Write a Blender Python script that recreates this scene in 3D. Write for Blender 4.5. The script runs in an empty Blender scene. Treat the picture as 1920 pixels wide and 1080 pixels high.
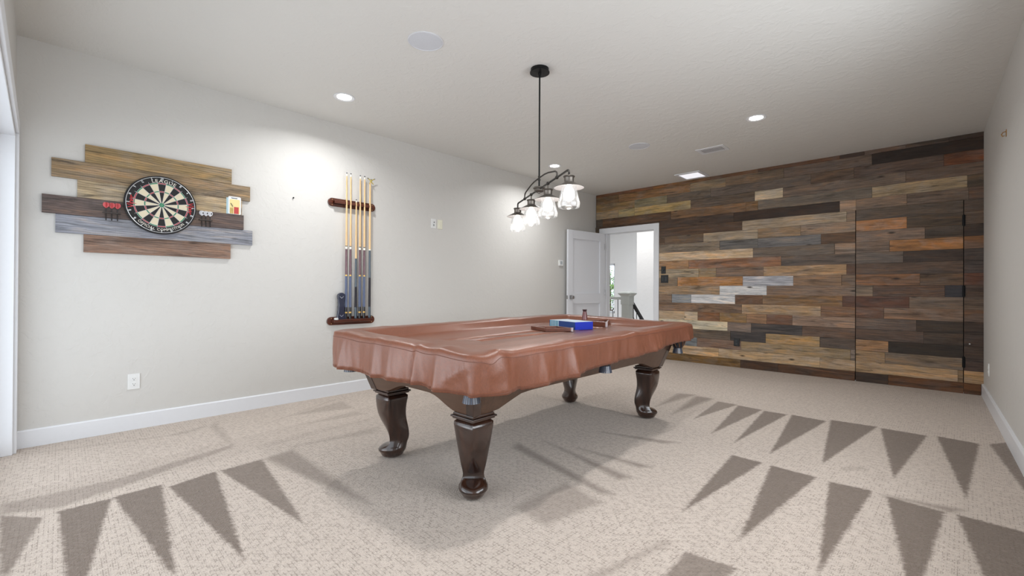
import bpy, bmesh, math, random
import numpy as np
from mathutils import Matrix, Vector, noise as mnoise

PI = math.pi
random.seed(7)
SC = bpy.context.scene
COL = SC.collection
MATS = {}
ROOTM = {}

# ------------------------------------------------------------------ materials
def lin(c):
    return tuple(((v / 255) / 12.92 if v / 255 <= 0.04045 else ((v / 255 + 0.055) / 1.055) ** 2.4) for v in c)

class NT:
    def __init__(s, name):
        s.m = bpy.data.materials.new(name); s.m.use_nodes = True
        s.t = s.m.node_tree; s.t.nodes.clear()
        s.out = s.t.nodes.new('ShaderNodeOutputMaterial')
        s.b = s.t.nodes.new('ShaderNodeBsdfPrincipled')
        s.t.links.new(s.b.outputs[0], s.out.inputs[0])
    def n(s, typ, ins=None, **kw):
        x = s.t.nodes.new(typ)
        for k, v in kw.items(): setattr(x, k, v)
        for k, v in (ins or {}).items(): s.set(x.inputs[k], v)
        return x
    def set(s, sock, v):
        if isinstance(v, bpy.types.NodeSocket): s.t.links.new(v, sock)
        elif isinstance(v, bpy.types.Node): s.t.links.new(v.outputs[0], sock)
        elif isinstance(v, (tuple, list)) and len(v) == 3 and sock.type == 'RGBA': sock.default_value = (*v, 1)
        else: sock.default_value = v
    def p(s, **kw):
        names = dict(col='Base Color', rough='Roughness', metal='Metallic', spec='Specular IOR Level', coat='Coat Weight',
                     coatr='Coat Roughness', em='Emission Color', ems='Emission Strength', normal='Normal', sheen='Sheen Weight', trans='Transmission Weight', ior='IOR', alpha='Alpha')
        for k, v in kw.items(): s.set(s.b.inputs[names[k]], v)
        return s
    def math(s, op, a, b=0.0, c=None, clamp=False):
        x = s.n('ShaderNodeMath', operation=op, use_clamp=clamp); s.set(x.inputs[0], a); s.set(x.inputs[1], b)
        if c is not None: s.set(x.inputs[2], c)
        return x.outputs[0]
    def mix(s, f, a, b, typ='MIX'):
        x = s.n('ShaderNodeMix', data_type='RGBA', blend_type=typ)
        s.set(x.inputs[0], f); s.set(x.inputs[6], a); s.set(x.inputs[7], b)
        return x.outputs[2]
    def ramp(s, f, pts):
        x = s.n('ShaderNodeValToRGB'); s.set(x.inputs[0], f); e = x.color_ramp.elements
        while len(e) < len(pts): e.new(0.5)
        for i, (p, c) in enumerate(pts):
            e[i].position = p; e[i].color = (*c, 1) if isinstance(c, (tuple, list)) else (c, c, c, 1)
        return x.outputs[0]
    def coord(s, scale=(1, 1, 1), which='Object', rot=(0, 0, 0)):
        c = s.n('ShaderNodeTexCoord'); m = s.n('ShaderNodeMapping')
        s.t.links.new(c.outputs[which], m.inputs[0]); m.inputs['Scale'].default_value = scale; m.inputs['Rotation'].default_value = rot
        return m.outputs[0]
    def noise(s, vec, scale=5, detail=4, rough=0.5, dist=0.0):
        x = s.n('ShaderNodeTexNoise'); s.set(x.inputs['Vector'], vec)
        x.inputs['Scale'].default_value = scale; x.inputs['Detail'].default_value = detail
        x.inputs['Roughness'].default_value = rough; x.inputs['Distortion'].default_value = dist
        return x.outputs[0]
    def bump(s, h, strength=0.3, dist=0.01):
        x = s.n('ShaderNodeBump'); s.set(x.inputs['Height'], h)
        x.inputs['Strength'].default_value = strength; x.inputs['Distance'].default_value = dist
        return x.outputs[0]

def simple(name, c, rough=0.5, metal=0.0, spec=0.5, coat=0.0, em=None, ems=0.0, bump=None):
    if name in MATS: return MATS[name]
    t = NT(name); t.p(col=lin(c), rough=rough, metal=metal, spec=spec, coat=coat)
    if em: t.p(em=lin(em), ems=ems)
    v = t.coord()
    # slight unevenness so that no surface is perfectly flat in tone
    nz = t.noise(v, 40, 3)
    t.p(col=t.mix(t.math('MULTIPLY', nz, 0.12), lin(c), tuple(x * 0.7 for x in lin(c))))
    if bump: t.p(normal=t.bump(t.noise(v, bump[0], 4), bump[1], bump[2]))
    MATS[name] = t.m
    return t.m

def paint(name, c, kind):
    t = NT(name); v = t.coord()
    n1 = t.noise(v, 14, 5, 0.55, 0.6); n2 = t.noise(v, 55, 4, 0.6)
    flat = t.ramp(n1, [(0.50, 0.0), (0.60, 1.0)])
    h = t.math('ADD', t.math('MULTIPLY', flat, 0.7), t.math('MULTIPLY', n2, 0.35))
    if kind == 'ceiling':
        w = t.noise(t.coord((3, 9, 1), rot=(0, 0, 0.5)), 3.2, 6, 0.62, 1.6)
        h = t.math('ADD', h, t.math('MULTIPLY', w, 0.9))
    big = t.noise(v, 0.9, 2)
    t.p(col=t.mix(big, lin(c), tuple(x * 0.955 for x in lin(c))), rough=0.62, spec=0.3,
        normal=t.bump(h, 0.22 if kind == 'wall' else 0.2, 0.006))
    return t.m

def wood_planks(name, rough=0.5, gain=1.0):
    t = NT(name)
    uv = t.n('ShaderNodeUVMap'); uv.uv_map = 'UVMap'
    tint = t.n('ShaderNodeAttribute', attribute_name='tint').outputs[0]
    def mp(sc):
        m = t.n('ShaderNodeMapping'); t.t.links.new(uv.outputs[0], m.inputs[0]); m.inputs['Scale'].default_value = sc
        return m.outputs[0]
    g1 = t.noise(mp((4.5, 75, 1)), 1.0, 8, 0.68, 0.8)
    g2 = t.noise(mp((1.7, 15, 1)), 1.0, 6, 0.62, 1.4)
    g3 = t.noise(mp((55, 260, 1)), 1.0, 3, 0.65)
    blot = t.noise(mp((4.2, 9, 1)), 1.0, 5, 0.6, 0.8)
    vo = t.n('ShaderNodeTexVoronoi'); t.set(vo.inputs['Vector'], mp((2.1, 6.0, 1))); vo.inputs['Scale'].default_value = 1.0
    knot = t.ramp(vo.outputs['Distance'], [(0.035, 1.0), (0.10, 0.0)])
    # flat-sawn figure: rings stretched along the board
    ringv = t.n('ShaderNodeTexWave', wave_type='RINGS', rings_direction='Z'); t.set(ringv.inputs['Vector'], mp((1.1, 9, 1)))
    ringv.inputs['Scale'].default_value = 2.2; ringv.inputs['Distortion'].default_value = 7.0; ringv.inputs['Detail'].default_value = 3; ringv.inputs['Detail Scale'].default_value = 1.6
    saw = t.n('ShaderNodeTexWave', bands_direction='X'); t.set(saw.inputs['Vector'], mp((1, 0.15, 1)))
    saw.inputs['Scale'].default_value = 46; saw.inputs['Distortion'].default_value = 1.6; saw.inputs['Detail'].default_value = 2
    # light / dark streaks along the grain
    s1 = t.ramp(g1, [(0.28, 0.42), (0.44, 0.90), (0.58, 1.08), (0.76, 1.28)])
    s2 = t.ramp(g2, [(0.26, 0.30), (0.45, 0.92), (0.70, 1.45)])
    s3 = t.ramp(ringv.outputs[0], [(0.0, 0.62), (0.35, 1.02), (1.0, 1.1)])
    c = t.mix(1.0, tint, s1, 'MULTIPLY'); c = t.mix(1.0, c, s2, 'MULTIPLY'); c = t.mix(0.75, c, s3, 'MULTIPLY')
    grey = t.n('ShaderNodeHueSaturation'); t.set(grey.inputs['Color'], c); grey.inputs['Saturation'].default_value = 0.72; grey.inputs['Value'].default_value = 1.08
    c = t.mix(t.ramp(blot, [(0.45, 0.0), (0.62, 0.85)]), c, grey.outputs[0])
    warm = t.mix(1.0, c, (1.16, 0.94, 0.70), 'MULTIPLY')
    c = t.mix(t.ramp(g2, [(0.52, 0.0), (0.70, 0.8)]), c, warm)
    dark = t.ramp(t.noise(mp((3.0, 26, 1)), 1.0, 5, 0.65, 0.6), [(0.60, 0.0), (0.72, 0.75)])
    c = t.mix(dark, c, (0.03, 0.022, 0.016))
    c = t.mix(t.math('MULTIPLY', t.ramp(saw.outputs[0], [(0.5, 0.0), (0.95, 1.0)]), t.ramp(blot, [(0.4, 0.0), (0.6, 0.26)])), c, (0.03, 0.022, 0.016))
    c = t.mix(t.math('MULTIPLY', knot, 0.9), c, (0.016, 0.011, 0.008))
    c = t.mix(t.ramp(g3, [(0.60, 0.0), (0.74, 0.35)]), c, (0.02, 0.015, 0.012))
    if gain != 1.0: c = t.mix(1.0, c, (gain, gain, gain), 'MULTIPLY')
    h = t.math('ADD', t.math('MULTIPLY', g1, 0.8), t.math('ADD', t.math('MULTIPLY', saw.outputs[0], 0.12), t.math('MULTIPLY', g3, 0.3)))
    t.p(col=c, rough=t.math('ADD', rough - 0.1, t.math('MULTIPLY', g1, 0.2)), spec=0.3, normal=t.bump(h, 0.35, 0.004))
    return t.m

def carpet_mat():
    t = NT('carpet_loops'); pile = t.n('ShaderNodeAttribute', attribute_name='pile').outputs['Fac']
    v = t.coord()
    # woven basket of short dark creases between tufts
    def dashes(sc, rot, thr):
        b = t.n('ShaderNodeTexBrick', offset=0.5, squash=1.0); t.set(b.inputs['Vector'], t.coord(rot=rot))
        b.inputs['Scale'].default_value = sc; b.inputs['Mortar Size'].default_value = 0.045; b.inputs['Mortar Smooth'].default_value = 0.6
        b.inputs['Brick Width'].default_value = 0.9; b.inputs['Row Height'].default_value = 0.45
        m = t.noise(t.coord((1, 1, 1)), 38, 2, 0.5)
        return t.math('MULTIPLY', b.outputs['Fac'], t.ramp(m, [(thr, 0.0), (thr + 0.12, 1.0)]))
    d = t.math('MAXIMUM', dashes(30.0, (0, 0, 0.02), 0.44), dashes(30.0, (0, 0, PI / 2 + 0.03), 0.48))
    vo = t.n('ShaderNodeTexVoronoi', feature='F1'); t.set(vo.inputs['Vector'], v); vo.inputs['Scale'].default_value = 150
    tuft = vo.outputs['Distance']
    fine = t.noise(v, 260, 2, 0.6); mid = t.noise(v, 9, 3, 0.5)
    light = lin((208, 194, 182)); shade = lin((118, 104, 93))
    c = t.mix(pile, light, shade)
    c = t.mix(t.ramp(tuft, [(0.25, 0.0), (0.75, 0.24)]), c, tuple(x * 0.45 for x in light))
    c = t.mix(t.ramp(fine, [(0.35, 0.12), (0.6, 0.0)]), c, (0.04, 0.03, 0.022))
    c = t.mix(t.math('MULTIPLY', t.math('MULTIPLY', d, 0.5), t.math('SUBTRACT', 1.0, t.math('MULTIPLY', pile, 0.5))), c, lin((92, 76, 62)))
    c = t.mix(t.math('MULTIPLY', mid, 0.16), c, tuple(x * 0.8 for x in shade))
    h = t.math('SUBTRACT', t.math('MULTIPLY', fine, 0.4), t.math('ADD', t.math('MULTIPLY', tuft, 0.8), d))
    t.p(col=c, rough=0.95, spec=0.1, sheen=0.15, normal=t.bump(h, 0.5, 0.006))
    return t.m

def leather_mat():
    t = NT('brown_leatherette'); v = t.coord()
    n1 = t.noise(t.coord((1, 2.2, 1)), 95, 5, 0.65, 0.5); n2 = t.noise(v, 3.0, 3); n3 = t.noise(v, 240, 2)
    c = t.mix(n2, lin((112, 66, 47)), lin((134, 82, 60)))
    c = t.mix(t.ramp(n1, [(0.35, 0.4), (0.6, 0.0)]), c, lin((88, 54, 42)))
    h = t.math('ADD', n1, t.math('MULTIPLY', n3, 0.4))
    t.p(col=c, rough=t.math('ADD', 0.27, t.math('MULTIPLY', n1, 0.16)), spec=0.55, coat=0.12, coatr=0.3, normal=t.bump(h, 0.4, 0.002))
    return t.m

def stained_wood(name, c, c2, rough=0.25, coat=0.4, axis='Z'):
    t = NT(name); sc = {'Z': (14, 14, 1.6), 'Y': (14, 1.6, 14), 'X': (1.6, 14, 14)}[axis]
    g = t.noise(t.coord(sc), 2.2, 6, 0.6, 0.7)
    t.p(col=t.mix(t.ramp(g, [(0.35, 0.0), (0.65, 1.0)]), lin(c), lin(c2)), rough=rough, coat=coat, coatr=0.12, spec=0.5,
        normal=t.bump(g, 0.06, 0.002))
    return t.m

def thin_glass(name, tint=(0.97, 0.985, 1.0), edge=0.25, haze=0.0):
    t = NT(name); t.t.nodes.remove(t.b)
    tr = t.n('ShaderNodeBsdfTransparent', {'Color': (*tint, 1)}); gl = t.n('ShaderNodeBsdfGlossy', {'Color': (1, 1, 1, 1), 'Roughness': 0.12})
    lw = t.n('ShaderNodeLayerWeight', {'Blend': edge})
    mx = t.n('ShaderNodeMixShader'); t.set(mx.inputs[0], t.math('ADD', t.math('MULTIPLY', lw.outputs['Fresnel'], 0.55), 0.02, clamp=True))
    t.t.links.new(tr.outputs[0], mx.inputs[1]); t.t.links.new(gl.outputs[0], mx.inputs[2])
    last = mx
    if haze:      # faint seeded haze, put in so the glass glows around its bulb
        tl = t.n('ShaderNodeBsdfTranslucent', {'Color': (0.95, 0.96, 0.98, 1)}); m2 = t.n('ShaderNodeMixShader', {0: haze})
        t.t.links.new(mx.outputs[0], m2.inputs[1]); t.t.links.new(tl.outputs[0], m2.inputs[2]); last = m2
    t.t.links.new(last.outputs[0], t.out.inputs[0])
    return t.m

def foliage_mat():
    t = NT('tree_leaves'); n = t.noise(t.coord(), 6, 3)
    t.p(col=t.mix(n, lin((70, 110, 48)), lin((150, 185, 90))), rough=0.6)
    return t.m

# ------------------------------------------------------------------ mesh builder
class MB:
    def __init__(s):
        s.v = []; s.f = []; s.mi = []; s.tint = []; s.seed = []; s.ct = None; s.cs = 0.0; s.ax = None; s.fax = []
    def add(s, vs, fs, mi=0):
        o = len(s.v); s.v += [tuple(x) for x in vs]
        for f in fs:
            s.f.append([o + i for i in f]); s.mi.append(mi); s.tint.append(s.ct); s.seed.append(s.cs); s.fax.append(s.ax)
        return s
    def box(s, x0, y0, z0, x1, y1, z1, mi=0):
        x0, x1 = min(x0, x1), max(x0, x1); y0, y1 = min(y0, y1), max(y0, y1); z0, z1 = min(z0, z1), max(z0, z1)
        return s.add([(x, y, z) for x in (x0, x1) for y in (y0, y1) for z in (z0, z1)],
                     [(0, 1, 3, 2), (4, 6, 7, 5), (0, 4, 5, 1), (2, 3, 7, 6), (0, 2, 6, 4), (1, 5, 7, 3)], mi)
    def loft(s, rings, mi=0, cap=True, close=False):
        n = len(rings[0]); vs = [p for r in rings for p in r]; fs = []
        R = len(rings)
        for i in range(R if close else R - 1):
            for j in range(n):
                a, b = i * n + j, i * n + (j + 1) % n; c, d = ((i + 1) % R) * n + (j + 1) % n, ((i + 1) % R) * n + j
                fs.append((a, b, c, d))
        if cap and not close: fs += [tuple(range(n))[::-1], tuple(range((R - 1) * n, R * n))]
        return s.add(vs, fs, mi)
    def lathe(s, prof, c=(0, 0, 0), n=32, axis='z', mi=0, cap=True):
        rings = []
        for r, h in prof:
            ring = []
            for k in range(n):
                a = 2 * PI * k / n; x, y = r * math.cos(a), r * math.sin(a)
                q = {'z': (x, y, h), 'x': (h, x, y), 'y': (y, h, x)}[axis]
                ring.append((c[0] + q[0], c[1] + q[1], c[2] + q[2]))
            rings.append(ring)
        return s.loft(rings, mi, cap)
    def tube(s, pts, r, n=12, mi=0, closed=False):
        P = [Vector(p) for p in pts]; rings = []; up = None
        rr = r if isinstance(r, (list, tuple)) else [r] * len(P)
        for i, p in enumerate(P):
            a = P[(i - 1) % len(P)] if (closed or i > 0) else P[i]; b = P[(i + 1) % len(P)] if (closed or i < len(P) - 1) else P[i]
            d = (b - a).normalized()
            if up is None: up = Vector((0, 0, 1)) if abs(d.z) < 0.9 else Vector((1, 0, 0))
            x = d.cross(up).normalized(); y = x.cross(d).normalized(); up = y
            rings.append([p + x * (rr[i] * math.cos(2 * PI * k / n)) + y * (rr[i] * math.sin(2 * PI * k / n)) for k in range(n)])
        return s.loft(rings, mi, True, closed)
    def prism(s, poly, axis, a0, a1, mi=0):
        def q(p, a): return {'x': (a, p[0], p[1]), 'y': (p[0], a, p[1]), 'z': (p[0], p[1], a)}[axis]
        n = len(poly); vs = [q(p, a0) for p in poly] + [q(p, a1) for p in poly]
        fs = [(i, (i + 1) % n, n + (i + 1) % n, n + i) for i in range(n)] + [tuple(range(n))[::-1], tuple(range(n, 2 * n))]
        return s.add(vs, fs, mi)
    def sphere(s, c, r, n=16, m=10, mi=0, sc=(1, 1, 1)):
        rings = []
        for i in range(m + 1):
            t = -PI / 2 + PI * i / m; rr = max(1e-4, math.cos(t)) * r
            rings.append([(c[0] + sc[0] * rr * math.cos(2 * PI * k / n), c[1] + sc[1] * rr * math.sin(2 * PI * k / n), c[2] + sc[2] * r * math.sin(t)) for k in range(n)])
        return s.loft(rings, mi)
    def move(s, M, start=0):
        for i in range(start, len(s.v)): s.v[i] = tuple(M @ Vector(s.v[i]))
        return s
    def build(s, name, mats, parent=None, world=True, smooth=35, bevel=0.0, seg=2, normals=True):
        me = bpy.data.meshes.new(name)
        V = s.v
        if parent is not None and world:
            Mi = ROOTM[parent.name].inverted(); V = [tuple(Mi @ Vector(p)) for p in V]
        me.from_pydata(V, [], s.f)
        mats = mats if isinstance(mats, (list, tuple)) else [mats]
        for m in mats: me.materials.append(m)
        me.polygons.foreach_set('material_index', s.mi)
        if any(t is not None for t in s.tint):
            ca = me.attributes.new('tint', 'FLOAT_COLOR', 'FACE'); uvl = me.uv_layers.new(name='UVMap')
            for p in me.polygons:
                ca.data[p.index].color = (*(s.tint[p.index] or (.2, .2, .2)), 1)
                sd, ax = s.seed[p.index], s.fax[p.index] or 'x'
                for li in p.loop_indices:
                    q = s.v[me.loops[li].vertex_index]
                    u, w = (q[0], q[1] + q[2]) if ax == 'x' else ((q[1], q[0] + q[2]) if ax == 'y' else (q[2], q[0] + q[1]))
                    uvl.data[li].uv = (u + sd * 7.3, w + sd * 3.17)
        if normals:
            bm = bmesh.new(); bm.from_mesh(me); bmesh.ops.recalc_face_normals(bm, faces=bm.faces); bm.to_mesh(me); bm.free()
        if smooth:
            me.polygons.foreach_set('use_smooth', [True] * len(me.polygons)); me.set_sharp_from_angle(angle=math.radians(smooth))
        o = bpy.data.objects.new(name, me); COL.objects.link(o)
        if bevel:
            b = o.modifiers.new('edge', 'BEVEL'); b.width = bevel; b.segments = seg; b.limit_method = 'ANGLE'; b.angle_limit = math.radians(40)
        if parent is not None:
            o.parent = parent; ROOTM[o.name] = ROOTM[parent.name]
        else: ROOTM[o.name] = Matrix.Identity(4)
        return o

def tag(o, label=None, cat=None, group=None, kind=None):
    if label: o['label'] = label
    if cat: o['category'] = cat
    if group: o['group'] = group
    if kind: o['kind'] = kind
    return o

def thing(name, label, cat, loc=(0, 0, 0), rotz=0.0, group=None):
    o = bpy.data.objects.new(name, None); COL.objects.link(o)
    o.location = loc; o.rotation_euler = (0, 0, rotz); o.empty_display_size = 0.1
    ROOTM[o.name] = Matrix.Translation(loc) @ Matrix.Rotation(rotz, 4, 'Z')
    return tag(o, label, cat, group)

def struct(o, label=None):
    o['kind'] = 'structure'
    if label: o['label'] = label
    return o

def copy_tree(root, loc, label=None, rotz=None):
    r = root.copy(); COL.objects.link(r); r.location = loc
    if rotz is not None: r.rotation_euler = (0, 0, rotz)
    if label: r['label'] = label
    for ch in list(root.children):
        c = ch.copy(); COL.objects.link(c); c.parent = r
        for g in list(ch.children):
            d = g.copy(); COL.objects.link(d); d.parent = c
    return r

_gl = {}
def glyph(ch):
    """outline of a letter as flat mesh data, unit size, centred"""
    if ch not in _gl:
        cu = bpy.data.curves.new('letter', 'FONT'); cu.body = ch; cu.size = 1.0; cu.align_x = 'CENTER'; cu.resolution_u = 3
        ob = bpy.data.objects.new('letter', cu); COL.objects.link(ob)
        dg = bpy.context.evaluated_depsgraph_get()
        me = bpy.data.meshes.new_from_object(ob.evaluated_get(dg))
        vs = [tuple(v.co) for v in me.vertices]; fs = [tuple(p.vertices) for p in me.polygons]
        w = (max(v[0] for v in vs) - min(v[0] for v in vs)) if vs else 0.3
        bpy.data.objects.remove(ob); bpy.data.curves.remove(cu); bpy.data.meshes.remove(me)
        _gl[ch] = (vs, fs, w)
    return _gl[ch]

def arc_text(mb, text, place, radius, mid_deg, size, flip=False, mi=0, sx=1.0, gap=0.12, shear=0.0):
    """letters along a circle; angle clockwise from the top; flip reads along the bottom"""
    ws = [(glyph(c)[2] + gap) * size * sx if c != ' ' else 0.4 * size * sx for c in text]
    tot = sum(ws); ang = math.radians(mid_deg); sgn = -1 if flip else 1
    a = ang - sgn * (tot / 2) / radius
    for c, w in zip(text, ws):
        a += sgn * (w / 2) / radius
        if c != ' ':
            vs, fs, _ = glyph(c); st = []
            for x, y, z in vs:
                lx = (x + shear * y) * size * sx; ly = (y - 0.35) * size
                if flip: th = a; px = radius * math.sin(th) - 0; e = (-math.cos(th), math.sin(th)); n_ = (-math.sin(th), -math.cos(th)); o = (radius * math.sin(th), radius * math.cos(th))
                else: e = (math.cos(a), -math.sin(a)); n_ = (math.sin(a), math.cos(a)); o = (radius * math.sin(a), radius * math.cos(a))
                st.append(place(o[0] + lx * e[0] + ly * n_[0], o[1] + lx * e[1] + ly * n_[1]))
            mb.add(st, fs, mi)
        a += sgn * (w / 2) / radius

# ------------------------------------------------------------------ room measures
XL, YW, H = -4.426, 6.749, 2.74          # left wall, plank wall face, ceiling
YN = -0.125                              # wall behind the camera
def xr(y): return 0.31 - (y - 6.741) * 0.0179   # right wall runs very slightly askew

WALL = paint('wall_paint', (205, 203, 199), 'wall')
CEIL = paint('ceiling_paint', (219, 218, 214), 'ceiling')
HALLP = paint('hall_paint', (226, 225, 224), 'wall')
TRIM = simple('white_trim', (224, 226, 230), 0.35)
WHITE = simple('white_plastic', (226, 227, 226), 0.35)
BLACKM = simple('black_metal', (22, 22, 23), 0.45, 0.6)
BLACKP = simple('black_plastic', (26, 29, 32), 0.4)
PLANK = wood_planks('reclaimed_planks', 0.5, 1.3)
CARPET = carpet_mat()

# ---- floor with carpet: nap brushed two ways in vacuum tracks
WEDGES = [
    (0.80,[(-3.19,-0.13),(-3.02,0.01),(-2.50,-0.08),(-2.52,-0.10)]),
    (1.00,[(-3.05,0.06),(-3.05,0.25),(-2.08,0.09),(-2.10,0.07)]),
    (1.00,[(-3.06,0.26),(-3.07,0.46),(-2.06,0.35),(-2.11,0.34)]),
    (1.00,[(-3.01,0.48),(-3.07,0.71),(-1.98,0.56)]),
    (0.90,[(-3.06,0.73),(-3.08,0.96),(-2.08,0.83)]),
    (0.60,[(-3.08,0.97),(-3.12,1.16),(-2.05,1.14),(-2.17,1.11)]),
    (0.55,[(-3.35,-0.14),(-3.34,0.28),(-3.52,0.92),(-3.44,0.89),(-3.17,0.27),(-3.10,0.06),(-3.20,-0.13)]),
    (0.35,[(-4.22,0.97),(-3.52,0.92),(-3.48,0.88),(-4.09,0.91)]),
    (0.30,[(-4.22,-0.01),(-4.05,0.59),(-4.15,0.94),(-4.02,0.74),(-4.19,0.18)]),
    (0.35,[(-3.97,1.44),(-4.13,1.98),(-3.82,1.95)]),
    (0.35,[(-3.64,1.35),(-3.56,1.94),(-3.72,1.90)]),
    (0.30,[(-3.18,1.18),(-3.17,1.82),(-3.05,1.71)]),
    (0.30,[(-3.86,1.23),(-4.25,2.01),(-4.22,1.89)]),
    (1.00,[(-0.94,4.50),(-0.69,4.48),(-0.82,3.32)]),
    (1.00,[(-0.67,4.55),(-0.37,4.58),(-0.54,3.35)]),
    (1.00,[(-0.35,4.56),(-0.08,4.56),(-0.20,3.38)]),
    (1.00,[(-0.03,4.60),(0.19,4.58),(0.09,3.31)]),
    (0.90,[(0.24,4.62),(0.33,4.76),(0.36,3.71),(0.32,3.68)]),
    (0.95,[(-1.15,4.47),(-0.97,4.48),(-1.06,3.38)]),
    (0.90,[(-1.38,4.51),(-1.17,4.49),(-1.25,3.46)]),
    (0.80,[(-1.57,4.53),(-1.39,4.53),(-1.50,3.77)]),
    (0.70,[(-1.81,4.60),(-1.64,4.61),(-1.69,3.76)]),
    (0.60,[(-1.99,4.58),(-1.83,4.66),(-1.91,3.92)]),
    (1.00,[(-0.99,3.12),(-0.81,3.11),(-0.91,2.13)]),
    (1.00,[(-0.76,3.10),(-0.52,3.09),(-0.63,2.07)]),
    (1.00,[(-0.46,3.07),(-0.27,3.09),(-0.34,2.03)]),
    (1.00,[(-0.21,3.06),(0.01,3.04),(-0.07,2.03)]),
    (1.00,[(0.05,3.05),(0.28,3.04),(0.27,2.57),(0.13,2.31)]),
    (0.80,[(-0.76,1.83),(-0.57,1.86),(-0.58,1.75),(-0.75,1.58)]),
    (0.60,[(-0.84,1.85),(-0.86,1.82),(-0.95,1.42),(-0.92,1.44)]),
    (0.68,[(-2.10,2.21),(-2.15,2.31),(-1.24,2.08),(-1.30,2.04)]),
    (0.68,[(-2.04,2.47),(-1.28,2.34),(-1.32,2.26)]),
    (0.68,[(-1.78,2.52),(-1.27,2.57),(-1.32,2.50)]),
    (0.68,[(-1.85,2.93),(-1.34,3.11),(-1.42,3.01)]),
    (0.50,[(-1.51,2.02),(-1.24,1.96),(-1.30,1.59),(-1.53,1.61)]),
    (0.40,[(-0.42,3.37),(-0.36,3.47),(-0.33,3.44),(-0.42,3.33)]),
    (0.70,[(-0.23,3.07),(0.08,3.14),(0.03,3.06)]),
]
def floor_mesh():
    st = 0.010
    xs = np.arange(XL - 0.02, 0.47, st); ys = np.arange(-0.36, YW + 0.02, st)
    Xg, Yg = np.meshgrid(xs, ys, indexing='ij'); nx, ny = Xg.shape
    rng = np.random.default_rng(3)
    jx = rng.normal(0, 0.003, Xg.shape); jy = rng.normal(0, 0.003, Xg.shape)
    PX, PY = Xg + jx, Yg + jy
    pile = np.zeros(Xg.shape)
    for w, poly in WEDGES:
        p = np.array(poly); c = p.mean(0)
        x0, y0 = p.min(0) - 0.05; x1, y1 = p.max(0) + 0.05
        i0, i1 = np.searchsorted(xs, [x0, x1]); j0, j1 = np.searchsorted(ys, [y0, y1])
        if i1 <= i0 or j1 <= j0: continue
        sx, sy = PX[i0:i1, j0:j1], PY[i0:i1, j0:j1]
        inside = np.zeros(sx.shape, bool); dist = np.full(sx.shape, 9.0)
        for a, b in zip(p, np.roll(p, -1, 0)):
            cond = ((a[1] > sy) != (b[1] > sy)) & (sx < (b[0] - a[0]) * (sy - a[1]) / (b[1] - a[1] + 1e-12) + a[0])
            inside ^= cond
            ab = b - a; t = np.clip(((sx - a[0]) * ab[0] + (sy - a[1]) * ab[1]) / (ab @ ab + 1e-12), 0, 1)
            dist = np.minimum(dist, np.hypot(sx - a[0] - t * ab[0], sy - a[1] - t * ab[1]))
        soft = 0.012 if w > 0.7 else 0.05
        m = np.where(inside, np.clip(0.5 + dist / soft, 0, 1), np.clip(0.5 - dist / soft, 0, 0.5)) * w
        pile[i0:i1, j0:j1] = np.maximum(pile[i0:i1, j0:j1], m)
    # broad faint nap bands
    band = 0.10 * (np.sin(Yg * 2.1 + 0.6 * np.sin(Xg * 3)) > 0.55) * (Yg > 4.75) + 0.12 * (np.sin(Xg * 5.2 + Yg * 0.7) > 0.6) * (Xg < -3.2)
    pile = np.clip(np.maximum(pile, band) + rng.normal(0, 0.04, Xg.shape) * (pile > 0.05), 0, 1)
    V = np.stack([Xg, Yg, np.zeros_like(Xg)], -1).reshape(-1, 3).astype(np.float32)
    idx = np.arange(nx * ny).reshape(nx, ny)
    F = np.stack([idx[:-1, :-1], idx[1:, :-1], idx[1:, 1:], idx[:-1, 1:]], -1).reshape(-1, 4).astype(np.int32)
    me = bpy.data.meshes.new('floor')
    me.vertices.add(len(V)); me.vertices.foreach_set('co', V.ravel())
    me.loops.add(F.size); me.loops.foreach_set('vertex_index', F.ravel())
    me.polygons.add(len(F)); me.polygons.foreach_set('loop_start', np.arange(0, F.size, 4, dtype=np.int32))
    me.update(calc_edges=True)
    at = me.attributes.new('pile', 'FLOAT', 'POINT'); at.data.foreach_set('value', pile.ravel().astype(np.float32))
    me.materials.append(CARPET)
    o = bpy.data.objects.new('floor', me); COL.objects.link(o); ROOTM[o.name] = Matrix.Identity(4)
    return o
struct(floor_mesh(), 'beige patterned carpet with triangular vacuum tracks')

# ---- plain walls and ceiling
struct(MB().box(XL - 0.15, YN - 0.2, 0, XL, YW + 0.17, H + 0.1).build('wall_left', WALL, smooth=0), 'light greige textured wall holding the dartboard and cue rack')
RY0, RY1, RZ0, RZ1 = 0.9, 3.5, 0.75, 2.15   # unseen window added beside the camera to light left wall and cover
m = MB()
def rseg(y0, y1, z0, z1): m.prism([(xr(y0), y0), (xr(y1), y1), (xr(y1) + 0.15, y1), (xr(y0) + 0.15, y0)], 'z', z0, z1)
rseg(-0.4, RY0, 0, H + 0.1); rseg(RY1, YW + 0.2, 0, H + 0.1); rseg(RY0, RY1, 0, RZ0); rseg(RY0, RY1, RZ1, H + 0.1)
struct(m.build('wall_right', WALL, smooth=0), 'shadowed greige wall at the end of the plank wall')
struct(MB().box(XL - 0.15, YN - 0.35, H, 0.8, YW + 0.2, H + 0.12).build('ceiling', CEIL, smooth=0), 'grey ceiling with skip-trowel texture')
OX0, OX1, OZ = -4.295, 0.15, 2.055       # daylight opening behind the camera, widened past its seen casing for fill
m = MB(); m.box(XL, YN - 0.16, 0, OX0, YN, H); m.box(OX0, YN - 0.16, OZ, OX1, YN, H); m.box(OX1, YN - 0.16, 0, 0.46, YN, H)
struct(m.build('wall_front', WALL, smooth=0), 'greige wall with the white cased opening')

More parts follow.
